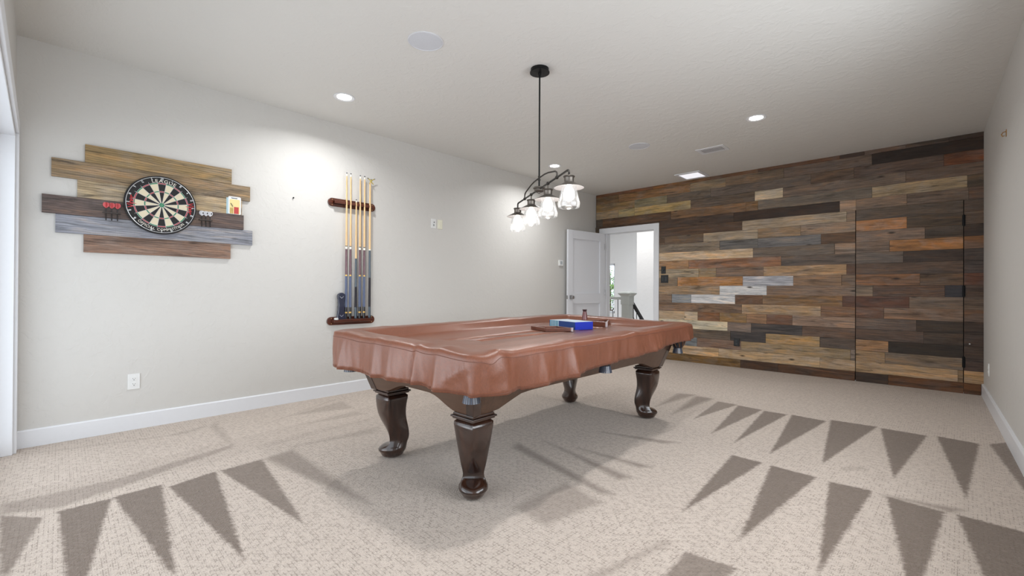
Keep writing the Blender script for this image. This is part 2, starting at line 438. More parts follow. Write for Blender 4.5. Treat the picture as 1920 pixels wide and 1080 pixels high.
# ---- cased opening
m = MB()
m.box(OX0 - 0.125, YN, 0, OX0 - 0.008, YN + 0.018, OZ + 0.006); m.box(OX1 + 0.008, YN, 0, OX1 + 0.1, YN + 0.018, OZ + 0.006)
m.box(OX0 - 0.125, YN, OZ + 0.006, OX1 + 0.1, YN + 0.018, OZ + 0.105)
m.box(OX0, YN - 0.16, 0, OX0 + 0.018, YN + 0.002, OZ); m.box(OX1 - 0.018, YN - 0.16, 0, OX1, YN + 0.002, OZ); m.box(OX0, YN - 0.16, OZ - 0.018, OX1, YN + 0.002, OZ)
struct(m.build('trim_1', TRIM, smooth=0, bevel=0.003), 'white casing of the opening at the left edge')
m = MB()
for a, b in ((OX0 + 0.018, OX0 + 0.075), ((OX0 + OX1) / 2 - 0.03, (OX0 + OX1) / 2 + 0.03), (OX1 - 0.075, OX1 - 0.018)): m.box(a, YN - 0.13, 0.02, b, YN - 0.09, OZ - 0.02)
m.box(OX0 + 0.018, YN - 0.131, 0, OX1 - 0.018, YN - 0.089, 0.07); m.box(OX0 + 0.018, YN - 0.131, OZ - 0.08, OX1 - 0.018, YN - 0.089, OZ - 0.018)
struct(m.build('window_2', TRIM, smooth=0), 'unseen white glazed door frame in the opening widened for fill')

m = MB()
def rbar(y0, y1, z0, z1, d0=0.05, d1=0.10): m.prism([(xr(y0) + d0, y0), (xr(y1) + d0, y1), (xr(y1) + d1, y1), (xr(y0) + d1, y0)], 'z', z0, z1)
for a, b in ((RY0, RY0 + 0.05), (RY1 - 0.05, RY1), (2.17, 2.23)): rbar(a, b, RZ0, RZ1)
rbar(RY0, RY1, RZ0, RZ0 + 0.05); rbar(RY0, RY1, RZ1 - 0.05, RZ1); rbar(RY0 - 0.06, RY1 + 0.06, RZ0 - 0.03, RZ0, -0.04, 0.10)
rbar(RY0 - 0.09, RY0, RZ0 - 0.1, RZ1 + 0.09, -0.016, 0.0); rbar(RY1, RY1 + 0.09, RZ0 - 0.1, RZ1 + 0.09, -0.016, 0.0); rbar(RY0, RY1, RZ1, RZ1 + 0.09, -0.016, 0.0)
struct(m.build('window_added', TRIM, smooth=0), 'unseen white window frame added in the right wall')

# ---- baseboards
def bb(poly_pts, h, t, name, label):
    (x0, y0), (x1, y1) = poly_pts; d = Vector((x1 - x0, y1 - y0)).normalized(); nrm = Vector((-d.y, d.x))
    rings = []
    for (x, y) in poly_pts:
        rings.append([(x + nrm.x * o, y + nrm.y * o, z) for o, z in ((0, 0), (t, 0), (t, h - 0.008), (t - 0.006, h), (0, h))])
    return struct(MB().loft(rings).build(name, TRIM, smooth=0), label)
bb([(XL, YW - 0.02), (XL, YN)], 0.118, 0.016, 'baseboard_left', 'white baseboard under the dartboard wall')
bb([(xr(YN), YN), (xr(YW - 0.025), YW - 0.03)], 0.125, 0.018, 'baseboard_right', 'white baseboard along the right wall')

# ---- reclaimed plank wall with a hidden door
ROWS = {
    -1:[(-3.24,112,77,42),(-2.03,66,49,37),(-1.57,78,56,40),(-0.75,58,45,37),(-0.45,90,60,35)],
    0:[(-3.24,166,146,119),(-2.33,160,143,118),(-1.11,152,134,110),(-0.75,152,132,106),(0.12,126,106,79),(0.16,152,126,91)],
    1:[(-3.24,104,108,110),(-2.64,112,93,83),(-2.03,134,120,96),(-0.80,116,109,106),(-0.75,136,116,91),(-0.48,112,100,87),(0.16,72,59,55)],
    2:[(-3.24,86,77,69),(-2.17,62,57,56),(-1.72,158,117,76),(-1.11,80,71,67),(-0.75,142,112,82),(-0.45,46,39,33),(0.16,68,56,49)],
    3:[(-3.24,186,176,162),(-2.21,112,102,99),(-1.90,68,62,60),(-1.30,90,73,63),(-0.75,80,67,61),(-0.15,67,55,46),(0.16,66,53,47)],
    4:[(-3.24,152,139,121),(-2.83,162,152,136),(-2.63,106,76,52),(-2.32,136,96,60),(-1.96,126,102,82),(-1.71,107,79,63),(-1.41,126,109,99),(-0.75,88,77,73),(-0.21,60,50,42),(0.16,62,49,41)],
    5:[(-3.24,112,93,78),(-2.02,152,130,102),(-1.10,110,85,66),(-0.75,96,71,58),(-0.49,117,96,81),(0.16,92,71,57)],
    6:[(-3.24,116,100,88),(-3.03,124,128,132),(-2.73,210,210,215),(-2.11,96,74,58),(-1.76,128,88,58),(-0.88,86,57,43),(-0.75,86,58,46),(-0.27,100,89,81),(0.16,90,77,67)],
    7:[(-3.24,136,119,99),(-2.32,205,206,210),(-1.71,110,95,85),(-0.75,116,105,95),(-0.59,88,69,58),(0.02,50,48,52),(0.16,74,59,50)],  # pale grey-white tints in this and neighbouring rows paint in window glare
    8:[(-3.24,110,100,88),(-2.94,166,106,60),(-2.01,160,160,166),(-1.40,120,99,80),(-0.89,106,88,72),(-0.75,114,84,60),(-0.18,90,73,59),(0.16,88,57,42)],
    9:[(-3.24,138,130,114),(-2.62,130,115,90),(-2.37,106,89,77),(-1.75,144,121,94),(-0.84,96,69,50),(-0.75,84,69,60),(0.16,72,61,58)],
    10:[(-3.24,142,114,86),(-2.77,122,90,68),(-1.54,86,78,74),(-0.75,96,88,84),(-0.32,62,51,45),(0.16,68,58,54)],
    11:[(-3.24,176,158,134),(-1.88,96,88,82),(-0.96,126,110,98),(-0.75,110,95,85),(-0.44,168,106,62),(0.16,130,80,48)],
    12:[(-3.24,116,108,98),(-2.32,92,88,84),(-1.82,104,100,98),(-1.10,82,64,48),(-0.75,118,102,92),(-0.14,76,65,55),(0.16,62,50,42)],
    13:[(-3.24,88,72,58),(-3.15,90,76,62),(-2.55,140,132,120),(-1.82,122,106,86),(-1.32,130,114,100),(-0.75,170,108,68),(-0.29,76,65,54),(0.16,92,78,68)],
    14:[(-3.24,78,60,46),(-2.02,142,132,118),(-0.84,116,102,90),(-0.75,86,76,68),(0.16,82,70,62)],
    15:[(-4.41,70,55,45),(-3.24,70,56,47),(-2.13,50,38,30),(-0.91,142,122,106),(-0.75,120,105,94),(-0.29,104,90,80),(0.20,92,74,64)],
    16:[(-4.41,76,70,65),(-4.28,86,66,50),(-3.05,108,86,64),(-1.97,128,88,58),(-1.82,104,98,92),(-0.60,152,138,114),(0.19,86,76,66)],
    17:[(-4.41,130,118,98),(-3.97,150,124,88),(-3.67,168,132,88),(-2.74,92,80,70),(-1.86,172,164,148),(-1.52,106,94,86),(-0.30,98,84,76)],
    18:[(-4.41,125,105,72),(-3.67,122,118,96),(-3.11,88,80,72),(-2.45,92,84,80),(-1.21,92,76,64),(-0.77,88,74,68),(0.01,98,62,40)],
    19:[(-4.41,100,82,60),(-3.97,118,92,64),(-2.75,112,102,86),(-2.24,100,88,76),(-1.51,96,84,78),(-0.60,46,35,29)],
    20:[(-4.41,104,72,50),(-3.35,112,82,52),(-2.46,98,72,52),(-1.82,95,68,50),(-0.91,62,48,42),(-0.67,92,78,72),(-0.30,82,70,62),(0.05,64,52,46)],
}
DX0, DX1 = -0.754, 0.1635                 # hidden door seams
CX0, CX1, CZ = -4.34, -3.24, 2.142        # white casing outline
Z0, RH = 0.112, 0.129
def tone(c):
    c = (c[0] * 1.03, c[1] * 0.965, c[2] * 0.88) if 9 < max(c) - min(c) < 62 else ((c[0] * 0.93, c[1] * 1.0, c[2] * 0.95) if max(c) - min(c) >= 62 else c); g = 0.3 * c[0] + 0.55 * c[1] + 0.15 * c[2]; k = 0.92
    return tuple(min(g + (v - g) * k, 178 + 0.25 * (v - 178) if v > 178 else 999) for v in c)
def planks(mb, k, z0, z1, x0, x1, lst, thick=0.016, gap=0.0011):
    rr = random.Random(k * 31 + int((x0 + 9) * 100))
    bounds = [(a[0], (lst[i + 1][0] if i + 1 < len(lst) else 9), a[1:]) for i, a in enumerate(lst)]
    for a, b, c in bounds:
        a, b = max(a, x0), min(b, x1)
        if b - a < 0.012: continue
        t = thick + rr.uniform(-0.002, 0.0035)
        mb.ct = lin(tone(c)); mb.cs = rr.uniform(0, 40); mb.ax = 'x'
        mb.box(a + gap, YW + 0.0165 - t, z0 + gap * 0.8, b - gap, YW + 0.018, z1 - gap * 0.8)
wallp, doorp = MB(), MB()
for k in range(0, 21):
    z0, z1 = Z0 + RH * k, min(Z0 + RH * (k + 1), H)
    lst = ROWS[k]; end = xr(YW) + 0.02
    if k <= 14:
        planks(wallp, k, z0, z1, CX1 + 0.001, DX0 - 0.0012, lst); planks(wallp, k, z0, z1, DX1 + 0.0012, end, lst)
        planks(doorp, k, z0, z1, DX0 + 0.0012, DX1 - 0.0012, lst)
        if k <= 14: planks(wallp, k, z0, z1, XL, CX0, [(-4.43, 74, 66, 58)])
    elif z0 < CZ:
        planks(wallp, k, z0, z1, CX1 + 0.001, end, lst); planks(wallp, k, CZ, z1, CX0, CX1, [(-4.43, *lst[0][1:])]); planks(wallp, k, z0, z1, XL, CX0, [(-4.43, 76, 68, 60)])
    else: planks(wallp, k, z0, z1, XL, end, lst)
wallp.ct = (0.012, 0.009, 0.007); wallp.cs = 1
for a, b, c, d in ((XL, CX0 + 0.085, 0, H), (CX0 + 0.085, CX1 - 0.075, CZ - 0.075, H), (CX1 - 0.075, DX0 - 0.003, 0, H), (DX0 - 0.003, DX1 + 0.003, Z0 + RH * 15 + 0.002, H), (DX1 + 0.003, xr(YW) + 0.02, 0, H)):
    wallp.box(a, YW + 0.018, c, b, YW + 0.16, d)
wallp.box(DX0 - 0.02, YW + 0.062, 0, DX1 + 0.02, YW + 0.16, Z0 + RH * 15 + 0.01)  # dark panel added behind the door so no light shows in its seams
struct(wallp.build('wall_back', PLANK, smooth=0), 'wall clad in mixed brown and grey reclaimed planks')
doorp.ct = (0.012, 0.009, 0.007); doorp.cs = 2
doorp.box(DX0 + 0.002, YW + 0.018, 0.002, DX1 - 0.002, YW + 0.055, Z0 + RH * 15)
planks(doorp, 50, 0.0, Z0, DX0 + 0.0012, DX1 - 0.0012, ROWS[-1], 0.034)
d2 = struct(doorp.build('door_2', PLANK, smooth=0), 'hidden plank-faced door flush in the reclaimed wood wall')
for z in (1.83, 1.08, 0.33):
    m = MB(); m.box(DX1 - 0.012, YW - 0.008, z - 0.055, DX1 + 0.012, YW + 0.004, z + 0.055); m.lathe([(0.007, z - 0.06), (0.007, z + 0.06)], (DX1, YW - 0.008, 0), 12)
    h = m.build('hinge', BLACKM, d2, bevel=0.001); h['label'] = 'black door hinge'
struct(MB().box(DX0 - 0.2, YW + 0.16, -0.1, 0.8, YW + 0.22, H + 0.1).build('wall_door_backing', WALL, smooth=0), 'unseen backing added behind the hidden door against light leaks')  # added box closing off light that leaked round the hidden door
bbk = MB()
planks(bbk, 60, 0.0, Z0, CX1, DX0 - 0.0012, ROWS[-1], 0.034); planks(bbk, 61, 0.0, Z0, DX1 - 0.0012, xr(YW) - 0.019, ROWS[-1], 0.034)
struct(bbk.build('baseboard_back', PLANK, smooth=0), 'dark wood plinth board under the plank wall')

# ---- white door casing and grey open door
JX0, JX1, JZ = -4.232, -3.331, 2.045
m = MB()
m.box(CX0, YW - 0.012, 0, JX0 - 0.006, YW + 0.02, CZ - 0.097); m.box(JX1 + 0.006, YW - 0.012, 0, CX1, YW + 0.02, CZ - 0.097); m.box(CX0, YW - 0.012, CZ - 0.097, CX1, YW + 0.02, CZ)
m.box(JX0 - 0.02, YW - 0.006, 0, JX0, YW + 0.17, JZ); m.box(JX1, YW - 0.006, 0, JX1 + 0.02, YW + 0.17, JZ); m.box(JX0, YW - 0.006, JZ, JX1, YW + 0.17, JZ + 0.02)
m.box(JX0, YW + 0.04, 0, JX0 + 0.012, YW + 0.075, JZ); m.box(JX1 - 0.012, YW + 0.04, 0, JX1, YW + 0.075, JZ)
struct(m.build('trim_2', TRIM, smooth=0, bevel=0.002), 'white casing around the doorway in the plank wall')
GREYD = simple('grey_door_paint', (218, 220, 225), 0.4)
dl = bpy.data.objects.new('door_1', None); COL.objects.link(dl)
hx, hy = -4.213, 6.712; ang = math.atan2(5.785 - hy, -4.325 - hx)
dl.location = (hx, hy, 0); dl.rotation_euler = (0, 0, ang); ROOTM[dl.name] = Matrix.Translation(dl.location) @ Matrix.Rotation(ang, 4, 'Z')
struct(dl, 'grey two-panel door standing open against the left wall')
W_, T_ = 0.905, 0.035                      # local x from hinge to lock edge, local +y is the room side
m = MB()
for a, b, c, d in ((0, 0.118, 0.012, 2.043), (W_ - 0.118, W_, 0.012, 2.043), (0.118, W_ - 0.118, 0.012, 0.20), (0.118, W_ - 0.118, 0.85, 1.02), (0.118, W_ - 0.118, 1.905, 2.043)): m.box(a, -T_, c, b, 0, d)
m.build('door_frame', GREYD, dl, world=False, smooth=0, bevel=0.0015)
for c, d in ((0.20, 0.85), (1.02, 1.905)): MB().box(0.118, -T_ + 0.008, c, W_ - 0.118, -0.021, d).build('door_panel', GREYD, dl, world=False, smooth=0)
CHROME = simple('satin_nickel', (190, 190, 192), 0.25, 1.0)
m = MB(); kx, kz = W_ - 0.065, 0.955
for sg in (1,):
    m.box(kx - 0.032, 0.0, kz - 0.032, kx + 0.032, 0.008, kz + 0.032)
    m.lathe([(0.011, 0.006), (0.011, 0.03), (0.026, 0.036), (0.03, 0.05), (0.026, 0.062), (0.012, 0.067)], (kx, 0, kz), 20, 'y')
m.box(W_ - 0.001, -0.03, kz - 0.03, W_ + 0.0015, -0.006, kz + 0.03)
m.lathe([(0.011, -0.035), (0.011, -0.055), (0.027, -0.063), (0.022, -0.077), (0.01, -0.08)], (kx, 0, kz), 20, 'y')
k_ = m.build('door_knob', CHROME, dl, world=False); k_['label'] = 'satin nickel round knob on a square plate'
m = MB()
for z in (0.25, 1.03, 1.82): m.lathe([(0.007, z - 0.05), (0.007, z + 0.05)], (0.0, 0.006, 0), 10)
hg = m.build('hinge', CHROME, dl, world=False)

# ---- stair hall beyond the doorway
HF = simple('hall_carpet', (176, 160, 145), 0.95, bump=(200, 0.4, 0.004))
struct(MB().box(-8.2, YW + 0.01, -0.12, -2.3, 8.18, 0.0).build('floor_hall', HF, smooth=0), 'beige landing floor beyond the doorway')
m = MB(); m.box(-5.37, 10.0, -1.5, -2.3, 10.15, 2.9)
struct(m.build('wall_stair', HALLP, smooth=0), 'bright white wall beside the stairs')
m = MB(); m.box(-2.45, YW + 0.16, -1.5, -2.3, 10.0, 2.9)
struct(m.build('wall_hall', HALLP, smooth=0), 'white side wall of the stair hall')
WX0, WX1, WZ0, WZ1, WY = -7.9, -6.70, 0.42, 1.83, 11.2
m = MB(); m.box(WX1, WY, -1.5, -5.2, WY + 0.16, 2.9); m.box(-9.2, WY, -1.5, WX0, WY + 0.16, 2.9); m.box(WX0, WY, -1.5, WX1, WY + 0.16, WZ0); m.box(WX0, WY, WZ1, WX1, WY + 0.16, 2.9)
struct(m.build('wall_window', HALLP, smooth=0), 'white far wall of the hall around the window')
struct(MB().box(-9.35, 6.9, -1.5, -9.2, WY, 2.9).build('wall_landing', HALLP, smooth=0), 'white wall at the far end of the landing')
struct(MB().box(-9.3, YW + 0.1, 2.9, -2.3, WY + 0.2, 3.0).build('ceiling_hall', HALLP, smooth=0), 'white hall ceiling')
struct(MB().box(-9.3, 8.18, -1.6, -2.3, WY + 0.2, -1.5).build('floor_stairwell', HF, smooth=0), 'floor at the foot of the stairwell')
m = MB(); m.box(-9.3, YW + 0.165, 0, XL - 0.15, YW + 0.3, 2.9)
struct(m.build('wall_behind', HALLP, smooth=0), 'white hall wall behind the games room')
w1 = bpy.data.objects.new('window_1', None); COL.objects.link(w1); w1.location = (-7.3, WY, WZ0); ROOTM[w1.name] = Matrix.Translation(w1.location); struct(w1, 'stair hall window with a green tree outside')
m = MB()
for a, b, c, d in ((WX0, WX0 + 0.06, WZ0, WZ1), (WX1 - 0.05, WX1, WZ0, WZ1), (WX0, WX1, WZ0, WZ0 + 0.06), (WX0, WX1, WZ1 - 0.05, WZ1), (-7.33, -7.27, WZ0, WZ1)): m.box(a, WY + 0.05, c, b, WY + 0.1, d)
m.build('window_frame', TRIM, w1, smooth=0)
MB().box(WX0 + 0.05, WY + 0.07, WZ0 + 0.05, WX1 - 0.04, WY + 0.076, WZ1 - 0.04).build('pane', thin_glass('window_glass'), w1, smooth=0)

# ------------------------------------------------------------------ stair hall things
OLDW = simple('whitewashed_wood', (206, 211, 208), 0.55, bump=(60, 0.3, 0.003))
IRON = simple('wrought_iron', (34, 36, 40), 0.5, 0.4)
nx_, ny_ = -4.51, 8.02
t = thing('newel_post', 'chunky whitewashed newel post with a pyramid cap beyond the doorway', 'newel post', (nx_, ny_, 0))
MB().box(nx_ - 0.082, ny_ - 0.082, 0, nx_ + 0.082, ny_ + 0.082, 0.79).build('shaft', OLDW, t, smooth=0, bevel=0.004)
MB().box(nx_ - 0.095, ny_ - 0.095, 0.79, nx_ + 0.095, ny_ + 0.095, 0.955).build('upper_block', OLDW, t, smooth=0, bevel=0.004)
m = MB(); sq = lambda r, z: [(nx_ - r, ny_ - r, z), (nx_ + r, ny_ - r, z), (nx_ + r, ny_ + r, z), (nx_ - r, ny_ + r, z)]
m.loft([sq(0.095, 0.955), sq(0.108, 0.975), sq(0.132, 1.0), sq(0.132, 1.018), sq(0.09, 1.045), sq(0.03, 1.055)]); m.build('cap', OLDW, t, smooth=0)
t = thing('landing_railing', 'pale wooden landing rail on thin black balusters left of the newel post', 'railing', (-6.2, ny_, 0))
MB().box(-8.2, ny_ - 0.035, 0.885, nx_ - 0.095, ny_ + 0.035, 0.94).build('top_rail', OLDW, t, smooth=0, bevel=0.006)
for i in range(18):
    x = nx_ - 0.21 - i * 0.115
    MB().tube([(x, ny_, 0), (x, ny_, 0.886)], 0.0075, 8).build('baluster', IRON, t)
t = thing('stair_handrail', 'black sloping stair handrail with iron balusters right of the newel post', 'handrail', (nx_, ny_ + 0.1, 0))
sx_ = nx_ + 0.03
slope = -0.86
m = MB(); m.loft([[(sx_ - 0.03, y, z - 0.03), (sx_ + 0.03, y, z - 0.03), (sx_ + 0.03, y, z + 0.02), (sx_ - 0.03, y, z + 0.02)] for y, z in ((ny_ + 0.097, 0.87), (ny_ + 1.9, 0.90 + slope * 1.84))])
m.build('rail', IRON, t, smooth=0)
for i in range(9):
    y = ny_ + 0.19 + i * 0.13; z = 0.90 + slope * (y - ny_ - 0.06) - 0.02
    m = MB(); m.tube([(sx_, y, z - 0.75), (sx_, y, z)], 0.0075, 8)
    if i % 2 == 0: m.sphere((sx_, y, z - 0.28), 0.022, 10, 6, sc=(1, 1, 1.9))
    m.build('baluster', IRON, t)

# tree outside the stair window
t = thing('tree', 'green leafy tree seen through the stair hall window', 'tree', (-9.95, 16.2, -1.5))
BARK = simple('bark', (84, 70, 58), 0.9)
m = MB(); m.tube([(-9.95, 16.2, -1.5), (-9.9, 16.2, 0.2), (-9.955, 16.25, 1.4), (-9.95, 16.2, 2.2)], [0.09, 0.07, 0.05, 0.02], 8)
for a in range(5): m.tube([(-9.95, 16.2, 0.1 + a * 0.3), (-9.95 + 0.6 * math.cos(a * 2.1), 16.2 + 0.6 * math.sin(a * 2.1), 0.7 + a * 0.32)], [0.03, 0.012], 6)
m.build('trunk', BARK, t)
m = MB(); rr = random.Random(4)
for i in range(1500):
    u, v_, w = rr.gauss(0, 0.36), rr.gauss(0, 0.36), rr.gauss(0, 0.42)
    c = Vector((-9.95 + u, 16.2 + v_, 1.15 + w)); a, b = rr.uniform(0, 6.3), rr.uniform(-0.9, 0.9); s = rr.uniform(0.04, 0.08)
    d = Vector((math.cos(a), math.sin(a), b)).normalized(); e = d.cross(Vector((0.3, 0.2, 1))).normalized()
    m.add([c - d * s, c + e * s * 0.45, c + d * s, c - e * s * 0.45], [(0, 1, 2, 3)])
m.build('foliage', foliage_mat(), t, smooth=0, normals=False)

# ------------------------------------------------------------------ ceiling fittings
LENS = simple('lamp_lens', (255, 250, 242), 0.4, em=(255, 247, 236), ems=14.0)
GRILLE = NT('speaker_grille'); gv = GRILLE.n('ShaderNodeTexVoronoi', {'Scale': 420.0}); GRILLE.t.links.new(GRILLE.coord(), gv.inputs['Vector'])
GRILLE.p(col=GRILLE.mix(GRILLE.ramp(gv.outputs['Distance'], [(0.2, 0.25), (0.4, 0.0)]), lin((205, 208, 214)), lin((120, 122, 128))), rough=0.5); GRILLE = GRILLE.m
def downlight_parts(t, x, y):
    m = MB(); m.lathe([(0.072, H), (0.086, H), (0.089, H - 0.004), (0.084, H - 0.007), (0.066, H - 0.004), (0.06, H - 0.002), (0.06, H)], (x, y, 0), 48, cap=False)
    m.build('trim_ring', TRIM, t)
    MB().lathe([(0.0605, H - 0.0005), (0.0605, H - 0.003), (0.03, H - 0.0045), (0.001, H - 0.005)], (x, y, 0), 40).build('lens', LENS, t)
dl0 = thing('downlight', 'round recessed ceiling light nearest the dartboard wall, left of the pendant', 'ceiling light', (-3.762, 1.808, H), group='recessed ceiling lights')
downlight_parts(dl0, -3.762, 1.808)
for (x, y), lb in (((-1.298, 4.751), 'round recessed ceiling light above the right half of the plank wall end'), ((-3.769, 4.757), 'round recessed ceiling light just behind the pendant, near the grey door'), ((-1.298, 1.808), 'round recessed ceiling light above the near right end of the pool table')):
    copy_tree(dl0, (x, y, H), lb)
sp0 = thing('ceiling_speaker', 'round flush ceiling speaker nearest the camera, left of the pendant canopy', 'speaker', (-2.515, 1.775, H), group='round ceiling speakers')
MB().lathe([(0.112, H), (0.118, H), (0.1185, H - 0.004), (0.112, H - 0.0055), (0.1105, H - 0.003)], (-2.515, 1.775, 0), 56, cap=False).build('rim', simple('speaker_rim', (214, 216, 221), 0.4), sp0)
MB().lathe([(0.1105, H), (0.1105, H - 0.0035), (0.06, H - 0.005), (0.001, H - 0.0055)], (-2.515, 1.775, 0), 48).build('grille', GRILLE, sp0)
copy_tree(sp0, (-2.535, 4.765, H), 'small-looking round ceiling speaker farther off, between pendant and air vent')
# slatted air register
t = thing('air_vent', 'white slatted ceiling air register right of the far speaker', 'vent', (-1.966, 5.47, H))
vx0, vx1, vy0, vy1 = -2.125, -1.808, 5.355, 5.585
m = MB(); m.box(vx0, vy0, H - 0.006, vx1, vy0 + 0.045, H); m.box(vx0, vy1 - 0.045, H - 0.006, vx1, vy1, H); m.box(vx0, vy0 + 0.045, H - 0.006, vx0 + 0.04, vy1 - 0.045, H); m.box(vx1 - 0.04, vy0 + 0.045, H - 0.006, vx1, vy1 - 0.045, H)
m.build('frame', TRIM, t, smooth=0, bevel=0.002)
m = MB()
for i in range(15):
    x = vx0 + 0.048 + i * (vx1 - vx0 - 0.096) / 14
    m.box(x - 0.0042, vy0 + 0.045, H - 0.0075, x + 0.0042, vy1 - 0.045, H - 0.0045)
m.build('slats', TRIM, t, smooth=0)
MB().box(vx0 + 0.04, vy0 + 0.045, H - 0.0012, vx1 - 0.04, vy1 - 0.045, H).build('duct_opening', simple('dark_duct', (40, 42, 46), 0.8), t, smooth=0)
# square ceiling light panel
t = thing('ceiling_light_panel', 'square white ceiling light panel close to the plank wall', 'ceiling light', (-2.615, 6.48, H))
px0, px1, py0, py1 = -2.795, -2.436, 6.293, 6.672
m = MB(); m.box(px0, py0, H - 0.012, px1, py0 + 0.04, H); m.box(px0, py1 - 0.04, H - 0.012, px1, py1, H); m.box(px0, py0 + 0.04, H - 0.012, px0 + 0.04, py1 - 0.04, H); m.box(px1 - 0.04, py0 + 0.04, H - 0.012, px1, py1 - 0.04, H)
m.build('frame', TRIM, t, smooth=0, bevel=0.002)
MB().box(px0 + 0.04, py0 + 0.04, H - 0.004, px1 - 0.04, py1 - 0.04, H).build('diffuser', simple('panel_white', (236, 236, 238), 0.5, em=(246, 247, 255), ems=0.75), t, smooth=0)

# ------------------------------------------------------------------ pendant over the table
PX, PY = -2.2, 2.59; pang = math.atan2(-0.514, 0.857)
t = thing('pendant_light', 'four-shade black pipe pendant with clear glass shades above the pool table', 'pendant light', (PX, PY, H), pang)
BRZ = simple('dark_bronze', (58, 55, 52), 0.42, 0.75)
BRZ2 = simple('aged_pewter', (104, 98, 92), 0.38, 0.85)
def loc(m): return m   # authored in local space: x along the bar, z from the ceiling down
Zb = 1.83 - H
m = MB(); m.lathe([(0.001, 0), (0.068, 0), (0.068, -0.02), (0.074, -0.026), (0.074, -0.032), (0.02, -0.034), (0.001, -0.034)], (0, 0, 0), 40); m.build('canopy', BLACKM, t, world=False)
m = MB(); m.tube([(0, 0, -0.03), (0, 0, 1.85 - H)], 0.0062, 12); m.lathe([(0.0, -0.033), (0.011, -0.034), (0.009, -0.05), (0.0, -0.051)], (0, 0, 0), 12); m.build('rod', BLACKM, t, world=False)
m = MB(); z = 1.846 - H
m.lathe([(0.001, z), (0.042, z), (0.045, z - 0.004), (0.045, z - 0.012), (0.036, z - 0.014), (0.036, z - 0.03), (0.03, z - 0.037), (0.012, z - 0.039), (0.01, z - 0.046), (0.001, z - 0.05)], (0, 0, 0), 32); m.build('hub', BRZ2, t, world=False)
e = 0.584
m = MB(); pts = [(-e, 0, Zb - 0.045)]
for a in range(0, 7): pts.append((-e + 0.022 * (1 - math.cos(a * PI / 12)), 0, Zb - 0.022 + 0.022 * math.sin(a * PI / 12)))
pts += [(x, 0, Zb) for x in np.linspace(-0.5, 0.5, 9)]
for a in range(6, -1, -1): pts.append((e - 0.022 * (1 - math.cos(a * PI / 12)), 0, Zb - 0.022 + 0.022 * math.sin(a * PI / 12)))
pts.append((e, 0, Zb - 0.045))
m.tube(pts, 0.0068, 12); m.build('bar', BRZ, t, world=False)
ar = [(-.372, 0, 1.83), (-.372, 0, 1.855), (-.366, 0, 1.868), (-.34, 0, 1.88), (-.20, 0, 1.906), (-.12, 0, 1.914), (0, 0, 1.916), (.12, 0, 1.914), (.20, 0, 1.906), (.34, 0, 1.88), (.366, 0, 1.868), (.372, 0, 1.855), (.372, 0, 1.83)]
m = MB(); m.tube([(a, b, c - H) for a, b, c in ar], 0.0055, 10); m.build('arch', BRZ, t, world=False)
for x in (-.372, .372, -.195, .195): MB().sphere((x, 0, Zb), 0.0125, 14, 8).build('pipe_joint', BRZ, t, world=False)
m = MB()
m.lathe([(0.001, 1.93 - H), (0.010, 1.928 - H), (0.010, 1.922 - H), (0.007, 1.92 - H), (0.007, 1.905 - H), (0.011, 1.903 - H), (0.011, 1.897 - H), (0.001, 1.895 - H)], (0, 0, 0), 14); m.build('pipe_joint', BRZ, t, world=False)
GL = thin_glass('clear_shade_glass', (0.985, 0.99, 0.995), 0.22, 0.03)
BULB = simple('frosted_bulb', (255, 252, 246), 0.4, em=(255, 248, 238), ems=3.6)
LINING = simple('white_enamel', (226, 224, 224), 0.35)
def shade(x):
    m = MB()
    if abs(x) < 0.5: m.tube([(x, 0, Zb), (x, 0, 1.782 - H)], 0.0055, 10)
    z = 1.788 - H
    m.lathe([(0.001, z), (0.035, z), (0.0375, z - 0.004), (0.033, z - 0.009), (0.0305, z - 0.014), (0.0305, z - 0.04), (0.02, z - 0.042), (0.001, z - 0.042)], (x, 0, 0), 28)
    cup = m.build('lamp_shade', BRZ2, t, world=False); cup['label'] = 'pewter socket cup with flat brim and clear glass'
    z = 1.752 - H
    top = [(0.026, z), (0.034, z - 0.006), (0.06, z - 0.020), (0.088, z - 0.034), (0.095, z - 0.037), (0.0945, z - 0.0385)]
    low = [(0.0945, z - 0.0385), (0.088, z - 0.0365), (0.06, z - 0.0225), (0.034, z - 0.0085), (0.026, z - 0.003)]
    m = MB(); m.lathe(top, (x, 0, 0), 48, cap=False); m.build('brim', BRZ2, cup, world=False)
    m = MB(); m.lathe(low, (x, 0, 0), 48, cap=False); ln_ = m.build('brim_lining', LINING, cup, world=False); ln_['label'] = 'white underside of the brim'
    z = 1.742 - H; pr = [(0.046, z), (0.049, z - 0.03), (0.0575, z - 0.075), (0.0665, z - 0.112), (0.0705, z - 0.124), (0.0695, z - 0.133), (0.066, z - 0.152)]
    inner = [(r - 0.0022, h) for r, h in pr[::-1]]
    m = MB(); m.lathe(pr + [(0.0645, z - 0.1535)] + inner, (x, 0, 0), 48, cap=False); m.build('glass', GL, cup, world=False)
    m = MB(); zc = 1.676 - H
    m.lathe([(0.012, 1.746 - H), (0.0135, 1.735 - H), (0.0145, 1.726 - H), (0.019, 1.716 - H), (0.0285, 1.703 - H), (0.0355, 1.688 - H), (0.0375, 1.672 - H), (0.0355, 1.656 - H), (0.028, 1.642 - H), (0.016, 1.634 - H), (0.001, 1.632 - H)], (x, 0, 0), 24)
    m.build('bulb', BULB, cup, world=False)
for x in (-0.584, -0.195, 0.195, 0.584): shade(x)

